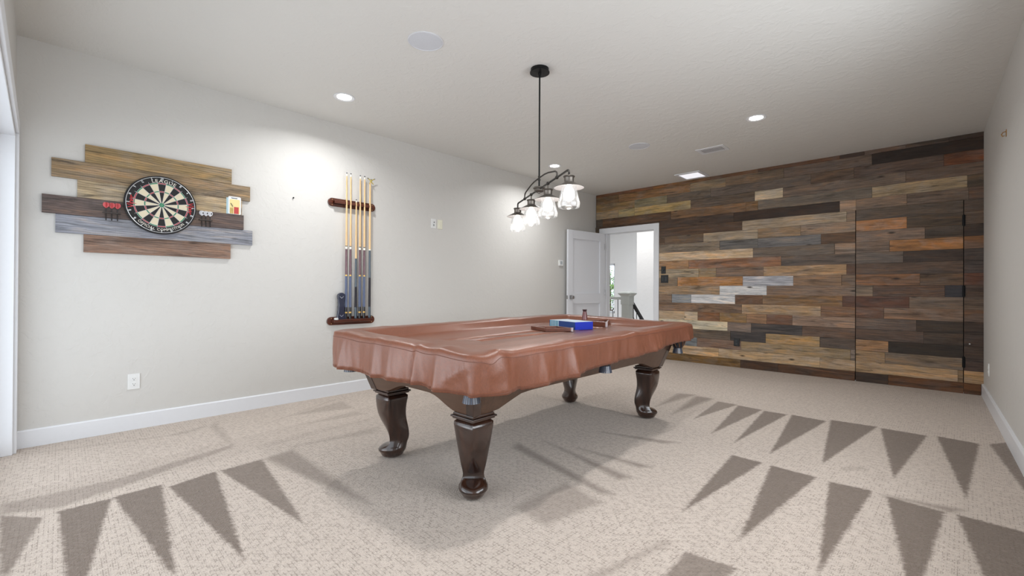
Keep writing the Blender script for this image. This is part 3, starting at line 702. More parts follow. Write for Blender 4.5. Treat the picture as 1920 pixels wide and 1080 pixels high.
# ------------------------------------------------------------------ wall plates and small fittings
def plate(name, label, cat, y, z, w, h, mat, feats, group=None):
    t = thing(name, label, cat, (XL, y, z), group=group)
    MB().box(XL - 0.002, y - w / 2, z - h / 2, XL + 0.006, y + w / 2, z + h / 2).build('cover_plate', mat, t, smooth=0, bevel=0.0025)
    feats(t, y, z); return t
DARKS = simple('slot_dark', (28, 28, 28), 0.6)
def outlet_feats(t, y, z):
    for dz in (0.02, -0.02):
        m = MB(); m.prism([(y + 0.0165 * math.cos(a) * 1.0, z + dz + max(-0.0125, min(0.0125, 0.0165 * math.sin(a)))) for a in np.linspace(0, 2 * PI, 25)[:-1]], 'x', XL + 0.004, XL + 0.0085)
        s = m.build('receptacle', WHITE, t, smooth=0)
        m = MB(); m.box(XL + 0.008, y - 0.0075, z + dz + 0.0, XL + 0.0088, y - 0.0055, z + dz + 0.008); m.box(XL + 0.008, y + 0.0055, z + dz, XL + 0.0088, y + 0.0075, z + dz + 0.007)
        m.lathe([(0.003, XL + 0.008), (0.003, XL + 0.0088)], (0, y, z + dz - 0.007), 10, 'x'); m.build('slot', DARKS, s, smooth=0)
plate('wall_outlet', 'white double power outlet low on the wall beneath the dartboard', 'outlet', 0.486, 0.361, 0.072, 0.116, WHITE, outlet_feats)
def jack_feats(t, y, z):
    m = MB(); m.lathe([(0.006, XL + 0.005), (0.006, XL + 0.012), (0.0035, XL + 0.013)], (0, y + 0.005, z + 0.016), 14, 'x'); m.build('jack', DARKS, t)
    m = MB(); m.box(XL + 0.005, y - 0.008, z - 0.03, XL + 0.008, y + 0.01, z - 0.008); m.build('socket', simple('grey_socket', (150, 152, 150), 0.5), t, smooth=0)
plate('jack_plate', 'white wall jack plate with one dark socket right of the cues', 'wall plate', 3.252, 1.862, 0.07, 0.114, WHITE, jack_feats)
def sw_feats(t, y, z):
    MB().box(XL + 0.005, y - 0.0165, z - 0.033, XL + 0.0095, y + 0.0165, z + 0.033).build('rocker', simple('ivory_rocker', (226, 224, 204), 0.4), t, smooth=0, bevel=0.001)
plate('blank_wall_plate', 'ivory wall plate beside the white jack plate, farther from the cues', 'wall plate', 3.348, 1.861, 0.07, 0.114, simple('ivory_plastic', (228, 226, 208), 0.4), sw_feats)
t = thing('thermostat', 'small white thermostat box left of the grey door', 'thermostat', (XL, 5.74, 1.504))
MB().box(XL, 5.69, 1.458, XL + 0.024, 5.79, 1.55).build('housing', WHITE, t, smooth=0, bevel=0.004)
MB().box(XL + 0.0235, 5.715, 1.482, XL + 0.0248, 5.765, 1.53).build('display', simple('grey_display', (170, 178, 182), 0.3), t, smooth=0)
o = MB(); o.lathe([(0.001, 0), (0.004, 0), (0.004, 0.010), (0.007, 0.011), (0.007, 0.013), (0.001, 0.014)], (XL, 1.632, 1.926), 10, 'x')
tag(o.build('picture_nail', BLACKM), 'tiny dark nail left in the wall between dartboard and cues', 'nail')

def wplate(name, label, cat, x, z, w, h, feats):
    t = thing(name, label, cat, (x, YW, z))
    MB().box(x - w / 2, YW - 0.010, z - h / 2, x + w / 2, YW + 0.003, z + h / 2).build('cover_plate', BLACKP, t, smooth=0, bevel=0.0025); feats(t, x, z)
BLK2 = simple('charcoal_plastic', (44, 50, 54), 0.35)
def dimmer(t, x, z): MB().lathe([(0.013, YW - 0.024), (0.015, YW - 0.009)], (x, 0, z), 18, 'y').build('knob', BLK2, t)
def rock2(t, x, z):
    for dx in (-0.024, 0.024): MB().box(x + dx - 0.0165, YW - 0.0145, z - 0.033, x + dx + 0.0165, YW - 0.009, z + 0.033).build('rocker', BLK2, t, smooth=0, bevel=0.001)
def rec(t, x, z):
    for dz in (0.02, -0.02): MB().box(x - 0.0165, YW - 0.0135, z + dz - 0.0145, x + 0.0165, YW - 0.009, z + dz + 0.0145).build('receptacle', BLK2, t, smooth=0, bevel=0.003)
wplate('dimmer_switch', 'black single dimmer plate right of the doorway, above the double switch', 'light switch', -3.165, 1.392, 0.072, 0.116, dimmer)
wplate('double_switch', 'black two-gang switch plate right of the doorway, under the dimmer', 'light switch', -3.146, 1.252, 0.118, 0.122, rock2)
wplate('plank_outlet', 'black power outlet low on the plank wall right of the pool table', 'outlet', -2.085, 0.352, 0.075, 0.11, rec)
o = MB(); o.lathe([(0.001, YW - 0.012), (0.006, YW - 0.011), (0.007, YW - 0.004), (0.007, YW + 0.004)], (0.208, 0, 0.525), 12, 'y')
tag(o.build('door_bumper', WHITE), 'tiny white bumper button on the planks beside the lowest hinges', 'bumper')
yo = 6.2; xo = xr(yo)
t = thing('right_wall_outlet', 'white outlet plate low on the right wall near the plank corner', 'outlet', (xo, yo, 0.336))
MB().box(xo - 0.006, yo - 0.036, 0.278, xo + 0.003, yo + 0.036, 0.394).build('cover_plate', WHITE, t, smooth=0, bevel=0.002)
m = MB()
for dz in (0.02, -0.02): m.box(xo - 0.0085, yo - 0.0165, 0.336 + dz - 0.0135, xo - 0.005, yo + 0.0165, 0.336 + dz + 0.0135)
m.build('receptacle', WHITE, t, smooth=0)
yo = 4.93; xo = xr(yo); BRASS = simple('brass', (170, 130, 80), 0.35, 0.9)
t = thing('wall_hook', 'small brass hook high on the right wall', 'hook', (xo, yo, 2.245))
MB().box(xo - 0.004, yo - 0.012, 2.225, xo + 0.002, yo + 0.012, 2.275).build('back_plate', BRASS, t, smooth=0, bevel=0.001)
m = MB(); m.tube([(xo, yo, 2.262), (xo - 0.018, yo, 2.258), (xo - 0.026, yo, 2.243), (xo - 0.02, yo, 2.228), (xo - 0.01, yo, 2.232)], 0.0035, 8); m.build('hook_arm', BRASS, t)

# ------------------------------------------------------------------ dartboard on its plank panel
PLANK2 = wood_planks('weathered_boards', 0.55, 1.25)
t = thing('plank_backboard', 'staggered panel of six weathered horizontal boards on the left wall behind the dartboard', 'wall panel', (XL, 0.63, 1.32))
BOARDS = [(0.206, 1.120, 1.965, 2.091, (128, 108, 76), 'olive-brown top board'), (0.039, 1.262, 1.835, 1.9635, (122, 104, 80), 'grey-tan second board'), (0.168, 1.199, 1.708, 1.8335, (156, 138, 110), 'pale tan third board'),
          (-0.005, 1.212, 1.5805, 1.7065, (84, 72, 68), 'dark charcoal-brown board'), (0.061, 1.283, 1.4505, 1.579, (124, 126, 134), 'blue-grey board'), (0.2025, 1.1155, 1.323, 1.449, (118, 94, 80), 'reddish-brown bottom board')]
for i, (y0, y1, z0, z1, c, lb) in enumerate(BOARDS):
    m = MB(); m.ct = lin(c); m.cs = 3.3 + i * 1.7; m.ax = 'y'
    m.box(XL, y0, z0, XL + (0.026 if i == 3 else 0.020), y1, z1)
    o = m.build('board', PLANK2, t, smooth=0, bevel=0.0012); o['label'] = lb

by, bz, bx = 0.637, 1.711, XL + 0.0262
t = thing('dartboard', 'round bristle dartboard with league lettering on the plank panel', 'dartboard', (XL + 0.026, by, bz))
DBK = simple('dart_black', (27, 26, 27), 0.75, bump=(300, 0.3, 0.002)); DCR = simple('dart_cream', (216, 205, 178), 0.75, bump=(300, 0.3, 0.002))
DRD = simple('dart_red', (176, 40, 46), 0.7); DGR = simple('dart_green', (28, 128, 82), 0.7)
INKW = simple('ink_white', (232, 226, 214), 0.6); INKR = simple('ink_red', (190, 38, 44), 0.6); WIRE = simple('dart_wire', (196, 198, 202), 0.55, 0.0)
fx = bx + 0.034
m = MB(); m.lathe([(0.001, bx), (0.214, bx), (0.2235, bx + 0.004), (0.2255, bx + 0.018), (0.2235, fx - 0.001), (0.219, fx), (0.2, fx - 0.0005), (0.001, fx - 0.0005)], (0, by, bz), 96, 'x')
m.build('board_body', DBK, t)
def place(a, b, off=0.0): return (fx + off, by + a, bz + b)
RG = [0.00635, 0.0159, 0.099, 0.107, 0.162, 0.170]
m = MB()
def sect(r0, r1, a0, a1, mi, n=4):
    for k in range(n):
        p, q = a0 + (a1 - a0) * k / n, a0 + (a1 - a0) * (k + 1) / n
        m.add([place(r * math.sin(a), r * math.cos(a), 0.0004) for r, a in ((r0, p), (r1, p), (r1, q), (r0, q))], [(0, 1, 2, 3)], mi)
for s in range(20):
    a0, a1 = math.radians(s * 18 - 9), math.radians(s * 18 + 9); ev = s % 2 == 0
    sect(RG[1], RG[2], a0, a1, 0 if ev else 1); sect(RG[3], RG[4], a0, a1, 0 if ev else 1)
    sect(RG[2], RG[3], a0, a1, 2 if ev else 3); sect(RG[4], RG[5], a0, a1, 2 if ev else 3)
    sect(RG[0], RG[1], a0, a1, 3); sect(0.0002, RG[0], a0, a1, 2 if False else 3)
m.build('scoring_face', [DBK, DCR, DRD, DGR], t, smooth=0, normals=False)
m = MB()
for r in RG[:]: m.tube([place(r * math.sin(a), r * math.cos(a), 0.0012) for a in np.linspace(0, 2 * PI, 73)[:-1]], 0.0009 if r > 0.02 else 0.0006, 6, closed=True)
for s in range(20):
    a = math.radians(s * 18 + 9); m.tube([place(r * math.sin(a), r * math.cos(a), 0.0014) for r in (RG[1], 0.182)], 0.0009, 6)
m.build('wire_spider', WIRE, t)
m = MB(); m.tube([place(0.2125 * math.sin(a), 0.2125 * math.cos(a), 0.0025) for a in np.linspace(0, 2 * PI, 97)[:-1]], 0.0016, 6, closed=True)
NUM = [20, 1, 18, 4, 13, 6, 10, 15, 2, 17, 3, 19, 7, 16, 8, 11, 14, 9, 12, 5]
for s, nb in enumerate(NUM):
    arc_text(m, str(nb), lambda a, b: place(a, b, 0.0030), 0.2005, s * 18, 0.027, sx=0.72, gap=0.05)
m.build('number_ring', simple('number_wire', (226, 228, 230), 0.35, 0.3), t, normals=False)
m = MB(); P3 = lambda a, b: place(a, b, 0.0010)
arc_text(m, 'LEAGUE', P3, 0.1865, 4, 0.035, sx=1.12, gap=0.17)
m.build('top_lettering', INKW, t, smooth=0, normals=False)
m = MB()
arc_text(m, 'OFFICIAL COMPETITION', P3, 0.1895, 180, 0.0275, True, sx=0.97, gap=0.13)
m.build('bottom_lettering', INKW, t, smooth=0, normals=False)
m = MB()
arc_text(m, 'Viper', P3, 0.186, 270, 0.058, sx=0.80, gap=0.04, shear=0.25)
m.build('red_lettering', INKR, t, smooth=0, normals=False)
m = MB()
arc_text(m, 'Viper', P3, 0.186, 90, 0.058, sx=0.80, gap=0.04, shear=0.25)
m.build('red_lettering', INKR, t, smooth=0, normals=False)

# ---- darts standing in the holes of the ledge board
STEEL = simple('dart_steel', (120, 122, 126), 0.3, 0.9); DSH = simple('dart_shaft', (30, 30, 32), 0.4)
def dart(label, y, z, flight, group, mark=None):
    x = XL + 0.040
    t = thing('dart', label, 'dart', (x, y, z), math.radians(0), group)
    m = MB()
    out = [(0, -0.022), (0.0165, -0.006), (0.0185, 0.008), (0.013, 0.020), (0, 0.022)]
    for k in range(4):
        a = k * PI / 2 + PI / 4 * 0.35; c, s = math.cos(a), math.sin(a); th = 0.0004
        vs = []
        for sg in (-th, th): vs += [(x + r * s - sg * c, y + r * c + sg * s, z + h) for r, h in out]
        n = 5; m.add(vs, [tuple(range(n)), tuple(range(2 * n - 1, n - 1, -1))] + [(i, (i + 1) % n, n + (i + 1) % n, n + i) for i in range(n)])
    f = m.build('flight', flight, t, smooth=0)
    if mark:
        m = MB()
        for k in (0, 2):
            a = k * PI / 2 + PI / 4 * 0.35; c, s = math.cos(a), math.sin(a); sp = [(0.009, 0.012), (0.014, 0.003), (0.0135, -0.001), (0.0105, -0.0005), (0.0115, -0.006), (0.0065, -0.006), (0.0075, -0.0005), (0.0045, -0.001), (0.004, 0.003)]
            m.add([(x + r * s + 0.0007 * c, y + r * c - 0.0007 * s, z + h) for r, h in sp], [tuple(range(9))])
        m.build('printed_mark', mark, f, smooth=0, normals=False)
    m = MB(); m.tube([(x, y, z - 0.02), (x, y, z - 0.062)], 0.0024, 8); m.build('shaft', DSH, t)
    m = MB(); m.lathe([(0.001, z - 0.060), (0.003, z - 0.061), (0.0036, z - 0.07), (0.0036, z - 0.1), (0.0028, z - 0.108), (0.0012, z - 0.11)], (x, y, 0), 12); m.build('barrel', simple('dart_barrel', (52, 48, 46), 0.35, 0.8), t)
    m = MB(); m.tube([(x, y, z - 0.108), (x, y, z - 0.13)], [0.0011, 0.0003], 6); m.build('point', STEEL, t)
    return t
RED = simple('red_flight', (204, 84, 86), 0.4); WF = simple('white_flight', (226, 226, 230), 0.4)
for i, (y, nm) in enumerate(((0.318, 'nearest the panel end'), (0.349, 'in the middle'), (0.381, 'nearest the dartboard'))):
    dart(f'red-flighted dart left of the dartboard, {nm} of the three', y, 1.669, RED, 'red-flighted darts')
for i, (y, nm) in enumerate(((0.902, 'nearest the dartboard'), (0.931, 'in the middle'), (0.960, 'farthest from the dartboard'))):
    dart(f'white-flighted dart right of the dartboard, {nm} of the three', y, 1.684, WF, 'white-flighted darts', DSH)
# ledge strips carrying the darts
for y0, y1, z, lb in ((0.300, 0.399, 1.617, 'small dark dart holder strip left of the dartboard, carrying red darts'), (0.884, 0.978, 1.632, 'small dark dart holder strip right of the dartboard, carrying white darts')):
    o = MB().box(XL + 0.0255, y0, z - 0.004, XL + 0.044, y1, z + 0.004).build('dart_holder', simple('holder_dark', (58, 50, 46), 0.5), smooth=0, bevel=0.001)
    tag(o, lb, 'dart holder')
# packet of darts accessories standing on the ledge
CARD = NT('packet_print'); cv = CARD.coord((1, 1, 1)); CARD = simple('packet_card', (228, 232, 236), 0.4)
t = thing('accessory_packet', 'white blister packet with a red and yellow print standing on the panel ledge', 'packet', (XL + 0.028, 1.14, 1.708))
x = XL + 0.0225
def rrect(y0, y1, z0, z1, r, n=5):
    pts = []
    for cy, cz, a0 in ((y1 - r, z1 - r, 0), (y0 + r, z1 - r, 90), (y0 + r, z0 + r, 180), (y1 - r, z0 + r, 270)):
        for k in range(n + 1):
            a = math.radians(a0 + 90 * k / n); pts.append((cy + r * math.cos(a), cz + r * math.sin(a)))
    return pts
MB().prism(rrect(1.094, 1.190, 1.7075, 1.858, 0.010), 'x', x, x + 0.002).build('card', CARD, t, smooth=0)
m = MB(); m.prism(rrect(1.104, 1.181, 1.711, 1.835, 0.008), 'x', x + 0.002, x + 0.004); m.build('print_panel', simple('packet_yellow', (232, 214, 150), 0.4), t, smooth=0)
m = MB(); m.box(x + 0.004, 1.137, 1.712, x + 0.0055, 1.172, 1.77); m.build('red_label', simple('packet_red', (186, 56, 52), 0.4), t, smooth=0)
m = MB()
for y in (1.112, 1.124):
    m = MB(); m.tube([(x + 0.0062, y, 1.712), (x + 0.0062, y, 1.762)], 0.0028, 8); m.build('packed_tip', simple('packet_gold', (206, 170, 88), 0.35, 0.4), t)
m = MB(); m.tube([(x + 0.0062, 1.112, 1.80), (x + 0.0062, 1.128, 1.772)], 0.0022, 8); m.build('packed_shaft', DSH, t)
m = MB(); m.prism([(1.112, 1.848), (1.165, 1.848), (1.16, 1.842), (1.12, 1.842)], 'x', x + 0.002, x + 0.0026); m.build('title_print', DSH, t, smooth=0)
t = tag(MB().box(XL + 0.0205, 1.081, 1.7075, XL + 0.0215, 1.10, 1.846).build('backing_card', simple('packet_cyan', (168, 196, 204), 0.4), smooth=0), 'pale blue card edge standing behind the blister packet', 'card')

# ------------------------------------------------------------------ cue rack
RACK = stained_wood('rack_mahogany', (66, 30, 20), (92, 46, 30), 0.28, 0.5, 'Y')
def stadium(y0, y1, z0, z1, n=12):
    r = (z1 - z0) / 2; zc = (z0 + z1) / 2
    return [(y1 - r + r * math.sin(PI * k / n), zc + r * math.cos(PI * k / n)) for k in range(n + 1)] + [(y0 + r - r * math.sin(PI * k / n), zc - r * math.cos(PI * k / n)) for k in range(n + 1)]
CUEY = [2.134, 2.178, 2.238, 2.281, 2.330]
t = thing('cue_clip_rail', 'upper mahogany rail with rounded ends clipping the cue shafts', 'cue rack', (XL, 2.2175, 1.94), group='two-piece wall cue rack')
MB().prism(stadium(1.960, 2.475, 1.899, 1.982), 'x', XL, XL + 0.018).build('back_plate', RACK, t, smooth=30, bevel=0.004)
m = MB(); ys = [2.01] + [y for c in CUEY + [2.392] for y in (c - 0.008, c + 0.008)] + [2.428]
for a, b in zip(ys[0::2], ys[1::2]): m.box(XL + 0.017, a, 1.926, XL + 0.062, b, 1.955)
m.box(XL + 0.017, 2.01, 1.926, XL + 0.044, 2.428, 1.955)
m.build('notched_bar', RACK, t, smooth=0, bevel=0.003)
m = MB()
for y in (2.0, 2.437):
    for z in (1.915, 1.966):
        m = MB(); m.lathe([(0.005, XL + 0.017), (0.0045, XL + 0.0195), (0.001, XL + 0.0205)], (0, y, z), 10, 'x'); m.build('screw', simple('brass_screw', (190, 160, 110), 0.35, 0.8), t)
t = thing('cue_base_rail', 'lower mahogany rail with rounded ends holding the cue butts', 'cue rack', (XL, 2.215, 0.706), group='two-piece wall cue rack')
MB().prism(stadium(1.957, 2.473, 0.706, 0.789), 'x', XL, XL + 0.018).build('back_plate', RACK, t, smooth=30, bevel=0.004)
m = MB(); m.box(XL + 0.017, 2.0, 0.735, XL + 0.085, 2.415, 0.757); m.box(XL + 0.075, 2.0, 0.735, XL + 0.087, 2.415, 0.766)
m.build('shelf', RACK, t, smooth=0, bevel=0.004)
m = MB()
for y in (2.0, 2.437):
    for z in (0.722, 0.774):
        m = MB(); m.lathe([(0.005, XL + 0.017), (0.0045, XL + 0.0195), (0.001, XL + 0.0205)], (0, y, z), 10, 'x'); m.build('screw', simple('brass_screw', (0, 0, 0)), t)

MAPLE = stained_wood('maple', (214, 176, 124), (230, 196, 148), 0.3, 0.3, 'Z')
IVORY = simple('ivory_ferrule', (236, 232, 220), 0.35); TIP = simple('leather_tip', (34, 44, 58), 0.8); LINEN = simple('blue_linen', (92, 102, 128), 0.7, bump=(500, 0.4, 0.001))
MAROON = stained_wood('maroon_forearm', (70, 34, 42), (104, 58, 70), 0.2, 0.6, 'Z'); GOLD = simple('gold_ring', (206, 168, 96), 0.3, 0.7); CBLK = simple('cue_black', (22, 22, 26), 0.2, coat=0.5)
SLATE = simple('slate_blue_butt', (58, 72, 84), 0.25, coat=0.4); RUB = simple('rubber_wrap', (38, 36, 44), 0.7)
cx_ = XL + 0.054
def seg(t, name, mat, x, y, z0, z1, r0, r1):
    m = MB(); m.lathe([(0.0005, z0), (r0, z0), (r1, z1), (0.0005, z1)], (x, y, 0), 16); return m.build(name, mat, t)
def cue_r(z, zb, zt): return 0.0145 + (0.0062 - 0.0145) * (z - zb) / (zt - zb)
def cue(label, y, kind, zt):
    zb = 0.7575; x = cx_
    t = thing('pool_cue', label, 'pool cue', (x, y, zb), group='pool cues in the wall rack'); R = lambda z: cue_r(z, zb, zt)
    if kind == 'linen':
        L = [('bumper', RUB, zb, 0.772), ('butt_sleeve', CBLK, 0.772, 0.885), ('wrap', LINEN, 0.885, 1.201), ('forearm', MAROON, 1.215, 1.476), ('joint', IVORY, 1.476, 1.500), ('shaft', MAPLE, 1.508, zt - 0.030), ('ferrule', IVORY, zt - 0.030, zt - 0.006), ('tip', TIP, zt - 0.006, zt + 0.004)]
        seg(t, 'ring', GOLD, x, y, 1.201, 1.215, R(1.2), R(1.215)); seg(t, 'ring', GOLD, x, y, 0.824, 0.838, R(0.82) + 0.0006, R(0.838) + 0.0006); seg(t, 'ring', CBLK, x, y, 1.500, 1.508, R(1.5), R(1.508))
    else:
        L = [('bumper', RUB, zb, 0.772), ('butt_sleeve', SLATE, 0.772, 0.883), ('wrap', RUB, 0.883, 1.091), ('forearm', SLATE, 1.091, 1.384), ('shaft', MAPLE, 1.384, zt - 0.026), ('ferrule', IVORY, zt - 0.026, zt - 0.006), ('tip', TIP, zt - 0.006, zt + 0.004)]
    for nm, mt, a, b in L: seg(t, nm, mt, x, y, a, b, R(a), R(b))
    return t
c0 = cue('two-piece maple cue with blue linen wrap, nearest the table brush', CUEY[0], 'linen', 2.247)
for y, lb in ((CUEY[1], 'two-piece maple cue with blue linen wrap, second from the table brush'), (CUEY[3], 'maple cue with blue linen wrap just right of the short cue'), (CUEY[4], 'maple cue with blue linen wrap beside the bridge stick')):
    copy_tree(c0, (cx_, y, 0.7575), lb)
cue('short maple cue with slate butt and black rubber wrap, tip barely above the rail', CUEY[2], 'slate', 1.990)
y, x, zb = 2.392, cx_, 0.7575
t = thing('bridge_stick', 'mechanical bridge stick with a brass cross head, last in the rack', 'bridge stick', (x, y, zb)); R = lambda z: 0.0135 + (0.009 - 0.0135) * (z - zb) / 1.44
for nm, mt, a, b in (('bumper', RUB, zb, 0.772), ('butt_sleeve', SLATE, 0.772, 0.884), ('wrap', RUB, 0.884, 1.19), ('forearm', SLATE, 1.19, 1.478), ('joint', IVORY, 1.478, 1.49), ('shaft', MAPLE, 1.49, 2.195)): seg(t, nm, mt, x, y, a, b, R(a), R(b))
m = MB(); yb, zb2 = 2.405, 2.212
m.lathe([(0.006, 2.19), (0.007, 2.20), (0.007, 2.21)], (x, 2.395, 0), 10)
for dy, dz in ((-0.036, 0.022), (0.040, 0.026), (0.0, 0.012), (-0.022, -0.03), (0.028, -0.03)): m.tube([(x, yb - 0.004, zb2), (x + 0.003, yb - 0.004 + dy * 0.6, zb2 + dz * 0.75), (x + 0.003, yb - 0.004 + dy, zb2 + dz)], [0.0055, 0.005, 0.0042], 8)
hd = m.build('bridge_head', simple('yellow_brass', (196, 178, 98), 0.35, 0.5), t)
m = MB()
for dy, dz in ((-0.037, 0.024), (0.041, 0.028), (0.0, 0.016)): m.sphere((x + 0.004, yb - 0.004 + dy, zb2 + dz), 0.0055, 10, 6)
m.build('tip_cap', CBLK, hd)

# table brush and chalk on the lower rail
t = thing('table_brush', 'dark navy table brush standing upright on the lower rack rail beside the cues', 'brush', (XL + 0.05, 2.08, 0.757))
NAVY = simple('navy_lacquer', (30, 36, 58), 0.3, coat=0.5, bump=(120, 0.2, 0.002)); x = XL + 0.04
yc = 2.081
half = [(0.0, 0.046), (0.03, 0.046), (0.05, 0.042), (0.10, 0.033), (0.16, 0.031), (0.205, 0.034), (0.222, 0.038), (0.244, 0.040), (0.262, 0.032), (0.272, 0.018), (0.275, 0.004)]
out = [(yc + w + (0.0 if h < 0.2 else 0.0), 0.757 + h) for h, w in half] + [(yc - w, 0.757 + h) for h, w in half[::-1]]
MB().prism(out, 'x', x, x + 0.03).build('wooden_back', NAVY, t, smooth=0, bevel=0.007, seg=3)
m = MB(); br = random.Random(5)
for i in range(260):
    yy, zz = yc + br.uniform(-0.028, 0.028), 0.767 + br.uniform(0, 0.24); m.add([(x + 0.001, yy - 0.002, zz), (x + 0.001, yy + 0.002, zz), (x - 0.018, yy + br.uniform(-0.003, 0.003), zz + 0.002), (x + 0.001, yy, zz + 0.003)], [(0, 1, 2), (1, 3, 2), (3, 0, 2)])
o = m.build('bristles', CBLK, t, smooth=0, normals=False); o['kind'] = 'stuff'
m = MB()
for z, s in ((0.79, 1), (0.975, 1)): m.add([(x + 0.0303, yc - 0.022, z + 0.02), (x + 0.0303, yc, z), (x + 0.0303, yc + 0.022, z + 0.02), (x + 0.0303, yc + 0.019, z + 0.021), (x + 0.0303, yc, z + 0.005), (x + 0.0303, yc - 0.019, z + 0.021)], [(0, 1, 4, 5), (1, 2, 3, 4)])
m.build('highlight_mark', simple('highlight_mark', (196, 200, 210), 0.3, 0.5), t, smooth=0, normals=False)  # V-shaped highlights on the lacquer, painted as pale faces
t = thing('cue_chalk', 'small white cube with dark dots on the lower rack rail by the brush', 'chalk cube', (XL + 0.074, 2.022, 0.757))
MB().box(XL + 0.061, 2.006, 0.757, XL + 0.087, 2.040, 0.782).build('cube', WHITE, t, smooth=0, bevel=0.003)
m = MB()
for y in (2.016, 2.031): m.lathe([(0.0035, XL + 0.0865), (0.0035, XL + 0.0875)], (0, y, 0.7705), 10, 'x')
m.build('dot', CBLK, t)

# ------------------------------------------------------------------ pool table
TX, TY, TA = -2.173, 2.541, math.radians(0.8)
t = thing('pool_table', 'dark walnut pool table with four carved cabriole legs', 'pool table', (TX, TY, 0), TA)
WAL = stained_wood('walnut_dark', (32, 18, 13), (58, 34, 23), 0.22, 0.7, 'Z'); APR = stained_wood('walnut_apron', (70, 48, 35), (84, 59, 43), 0.4, 0.2, 'X')
# apron: flaring frame with an arched lower edge
def apron_ring(hw, hl, zf, inset):
    pts = []
    N = 24
    for sx, sy, ax in ((1, -1, 'y'), (1, 1, 'x'), (-1, 1, 'y'), (-1, -1, 'x')):
        for k in range(N):
            f = k / N
            if ax == 'y': x, y, s, L = sx * hw, sy * hl * (1 - 2 * f), (1 - 2 * f), hl
            else: x, y, s, L = sx * hw * (1 - 2 * f), sy * hl, (1 - 2 * f), hw
            pts.append((x, y, zf(abs(s) * L, L)))
    return pts
def arch(d, L):
    q = (L - d - 0.11) / (0.30 if L > 0.8 else 0.26)
    q = max(0.0, min(1.0, q)); return 0.437 + 0.066 * (0.5 - 0.5 * math.cos(PI * q))
top = lambda d, L: 0.72
mid = lambda d, L: 0.60
r_top_o = apron_ring(0.582, 1.165, top, 0); r_mid_o = apron_ring(0.533, 1.118, mid, 0); r_bot_o = apron_ring(0.480, 1.066, arch, 0)
r_bot_i = apron_ring(0.450, 1.036, arch, 0); r_top_i = apron_ring(0.535, 1.12, top, 0)
m = MB(); m.loft([r_top_o, r_mid_o, r_bot_o, r_bot_i, r_top_i], cap=False, close=True); m.build('apron', APR, t, world=False, smooth=30)
m = MB(); m.box(-0.60, -1.18, 0.70, 0.60, 1.18, 0.742); m.build('slate_bed', simple('slate', (70, 74, 74), 0.7), t, world=False, smooth=0)
for x0, y0, x1, y1 in ((-0.655, -1.14, -0.55, 1.14), (0.55, -1.14, 0.655, 1.14), (-0.52, -1.245, 0.52, -1.13), (-0.52, 1.13, 0.52, 1.245)):
    m = MB(); m.box(x0, y0, 0.70, x1, y1, 0.778); m.build('rail', WAL, t, world=False, smooth=0, bevel=0.01)
# corner posts of the apron
for sx in (-1, 1):
    for sy in (-1, 1):
        pts = lambda w, l, z, q: [(sx * (w), sy * (l - q), z), (sx * (w + 0.004), sy * (l + 0.004), z), (sx * (w - q), sy * (l), z), (sx * (w - q), sy * (l - q), z)]
        m = MB(); m.loft([pts(0.482, 1.068, 0.432, 0.055), pts(0.535, 1.12, 0.60, 0.055), pts(0.580, 1.163, 0.71, 0.055)]); m.build('corner_post', WAL, t, world=False, smooth=0, bevel=0.003)
# legs
prof = [  # z, outward reach, inward reach, half width, squareness
    (0.412, 0.108, 0.112, 0.112, 1.12), (0.38, 0.107, 0.104, 0.106, 1.15), (0.343, 0.103, 0.095, 0.098, 1.2), (0.30, 0.094, 0.090, 0.090, 1.25), (0.26, 0.075, 0.094, 0.081, 1.3), (0.225, 0.048, 0.104, 0.073, 1.4),
    (0.19, 0.022, 0.112, 0.065, 1.5), (0.16, 0.004, 0.112, 0.059, 1.6), (0.14, -0.002, 0.107, 0.059, 1.7), (0.122, 0.002, 0.101, 0.063, 1.8), (0.108, 0.028, 0.098, 0.069, 1.9), (0.095, 0.060, 0.096, 0.073, 2.0),
    (0.082, 0.075, 0.094, 0.076, 2.0), (0.066, 0.084, 0.092, 0.077, 2.0), (0.055, 0.082, 0.089, 0.076, 2.0), (0.050, 0.076, 0.085, 0.072, 2.0), (0.03, 0.068, 0.076, 0.062, 2.0), (0.0, 0.055, 0.062, 0.048, 2.0)]
LEGC = {(1, -1): (0.41, -1.0), (-1, -1): (-0.392, -0.978), (1, 1): (0.392, 0.985), (-1, 1): (-0.392, 0.968)}
def leg(sx, sy):
    c = LEGC[(sx, sy)]; a = math.atan2(sy, sx); e = (math.cos(a), math.sin(a)); f = (-e[1], e[0]); rings = []
    for z, ro, ri, w, p in prof:
        if z <= 0.16: w *= 0.93 if 0.09 < z else 1.0
        z = z * 0.80 if z <= 0.16 else 0.128 + (z - 0.16) * 0.284 / 0.252
        ring = []
        for k in range(36):
            th = 2 * PI * k / 36; ct, st = math.cos(th), math.sin(th)
            q = (abs(ct) ** p + abs(st) ** p) ** (-1 / p)
            d = (max(ro, 0.004) if ct > 0 else ri) * ct * q; s = w * st * q
            ring.append((c[0] + e[0] * d + f[0] * s, c[1] + e[1] * d + f[1] * s, z))
        rings.append(ring)
    m = MB(); m.loft(rings); lg = m.build('leg', WAL, t, world=False, smooth=40)
    sub = lg.modifiers.new('soft', 'SUBSURF'); sub.levels = 1; sub.render_levels = 1
    m = MB(); h = 0.084
    for z0, z1, q in ((0.408, 0.417, h - 0.006), (0.417, 0.427, h + 0.002), (0.427, 0.440, h - 0.008)): m.box(c[0] - q, c[1] - q, z0, c[0] + q, c[1] + q, z1)
    m.build('collar', WAL, lg, world=False, smooth=0, bevel=0.003)
for sx in (-1, 1):
    for sy in (-1, 1): leg(sx, sy)
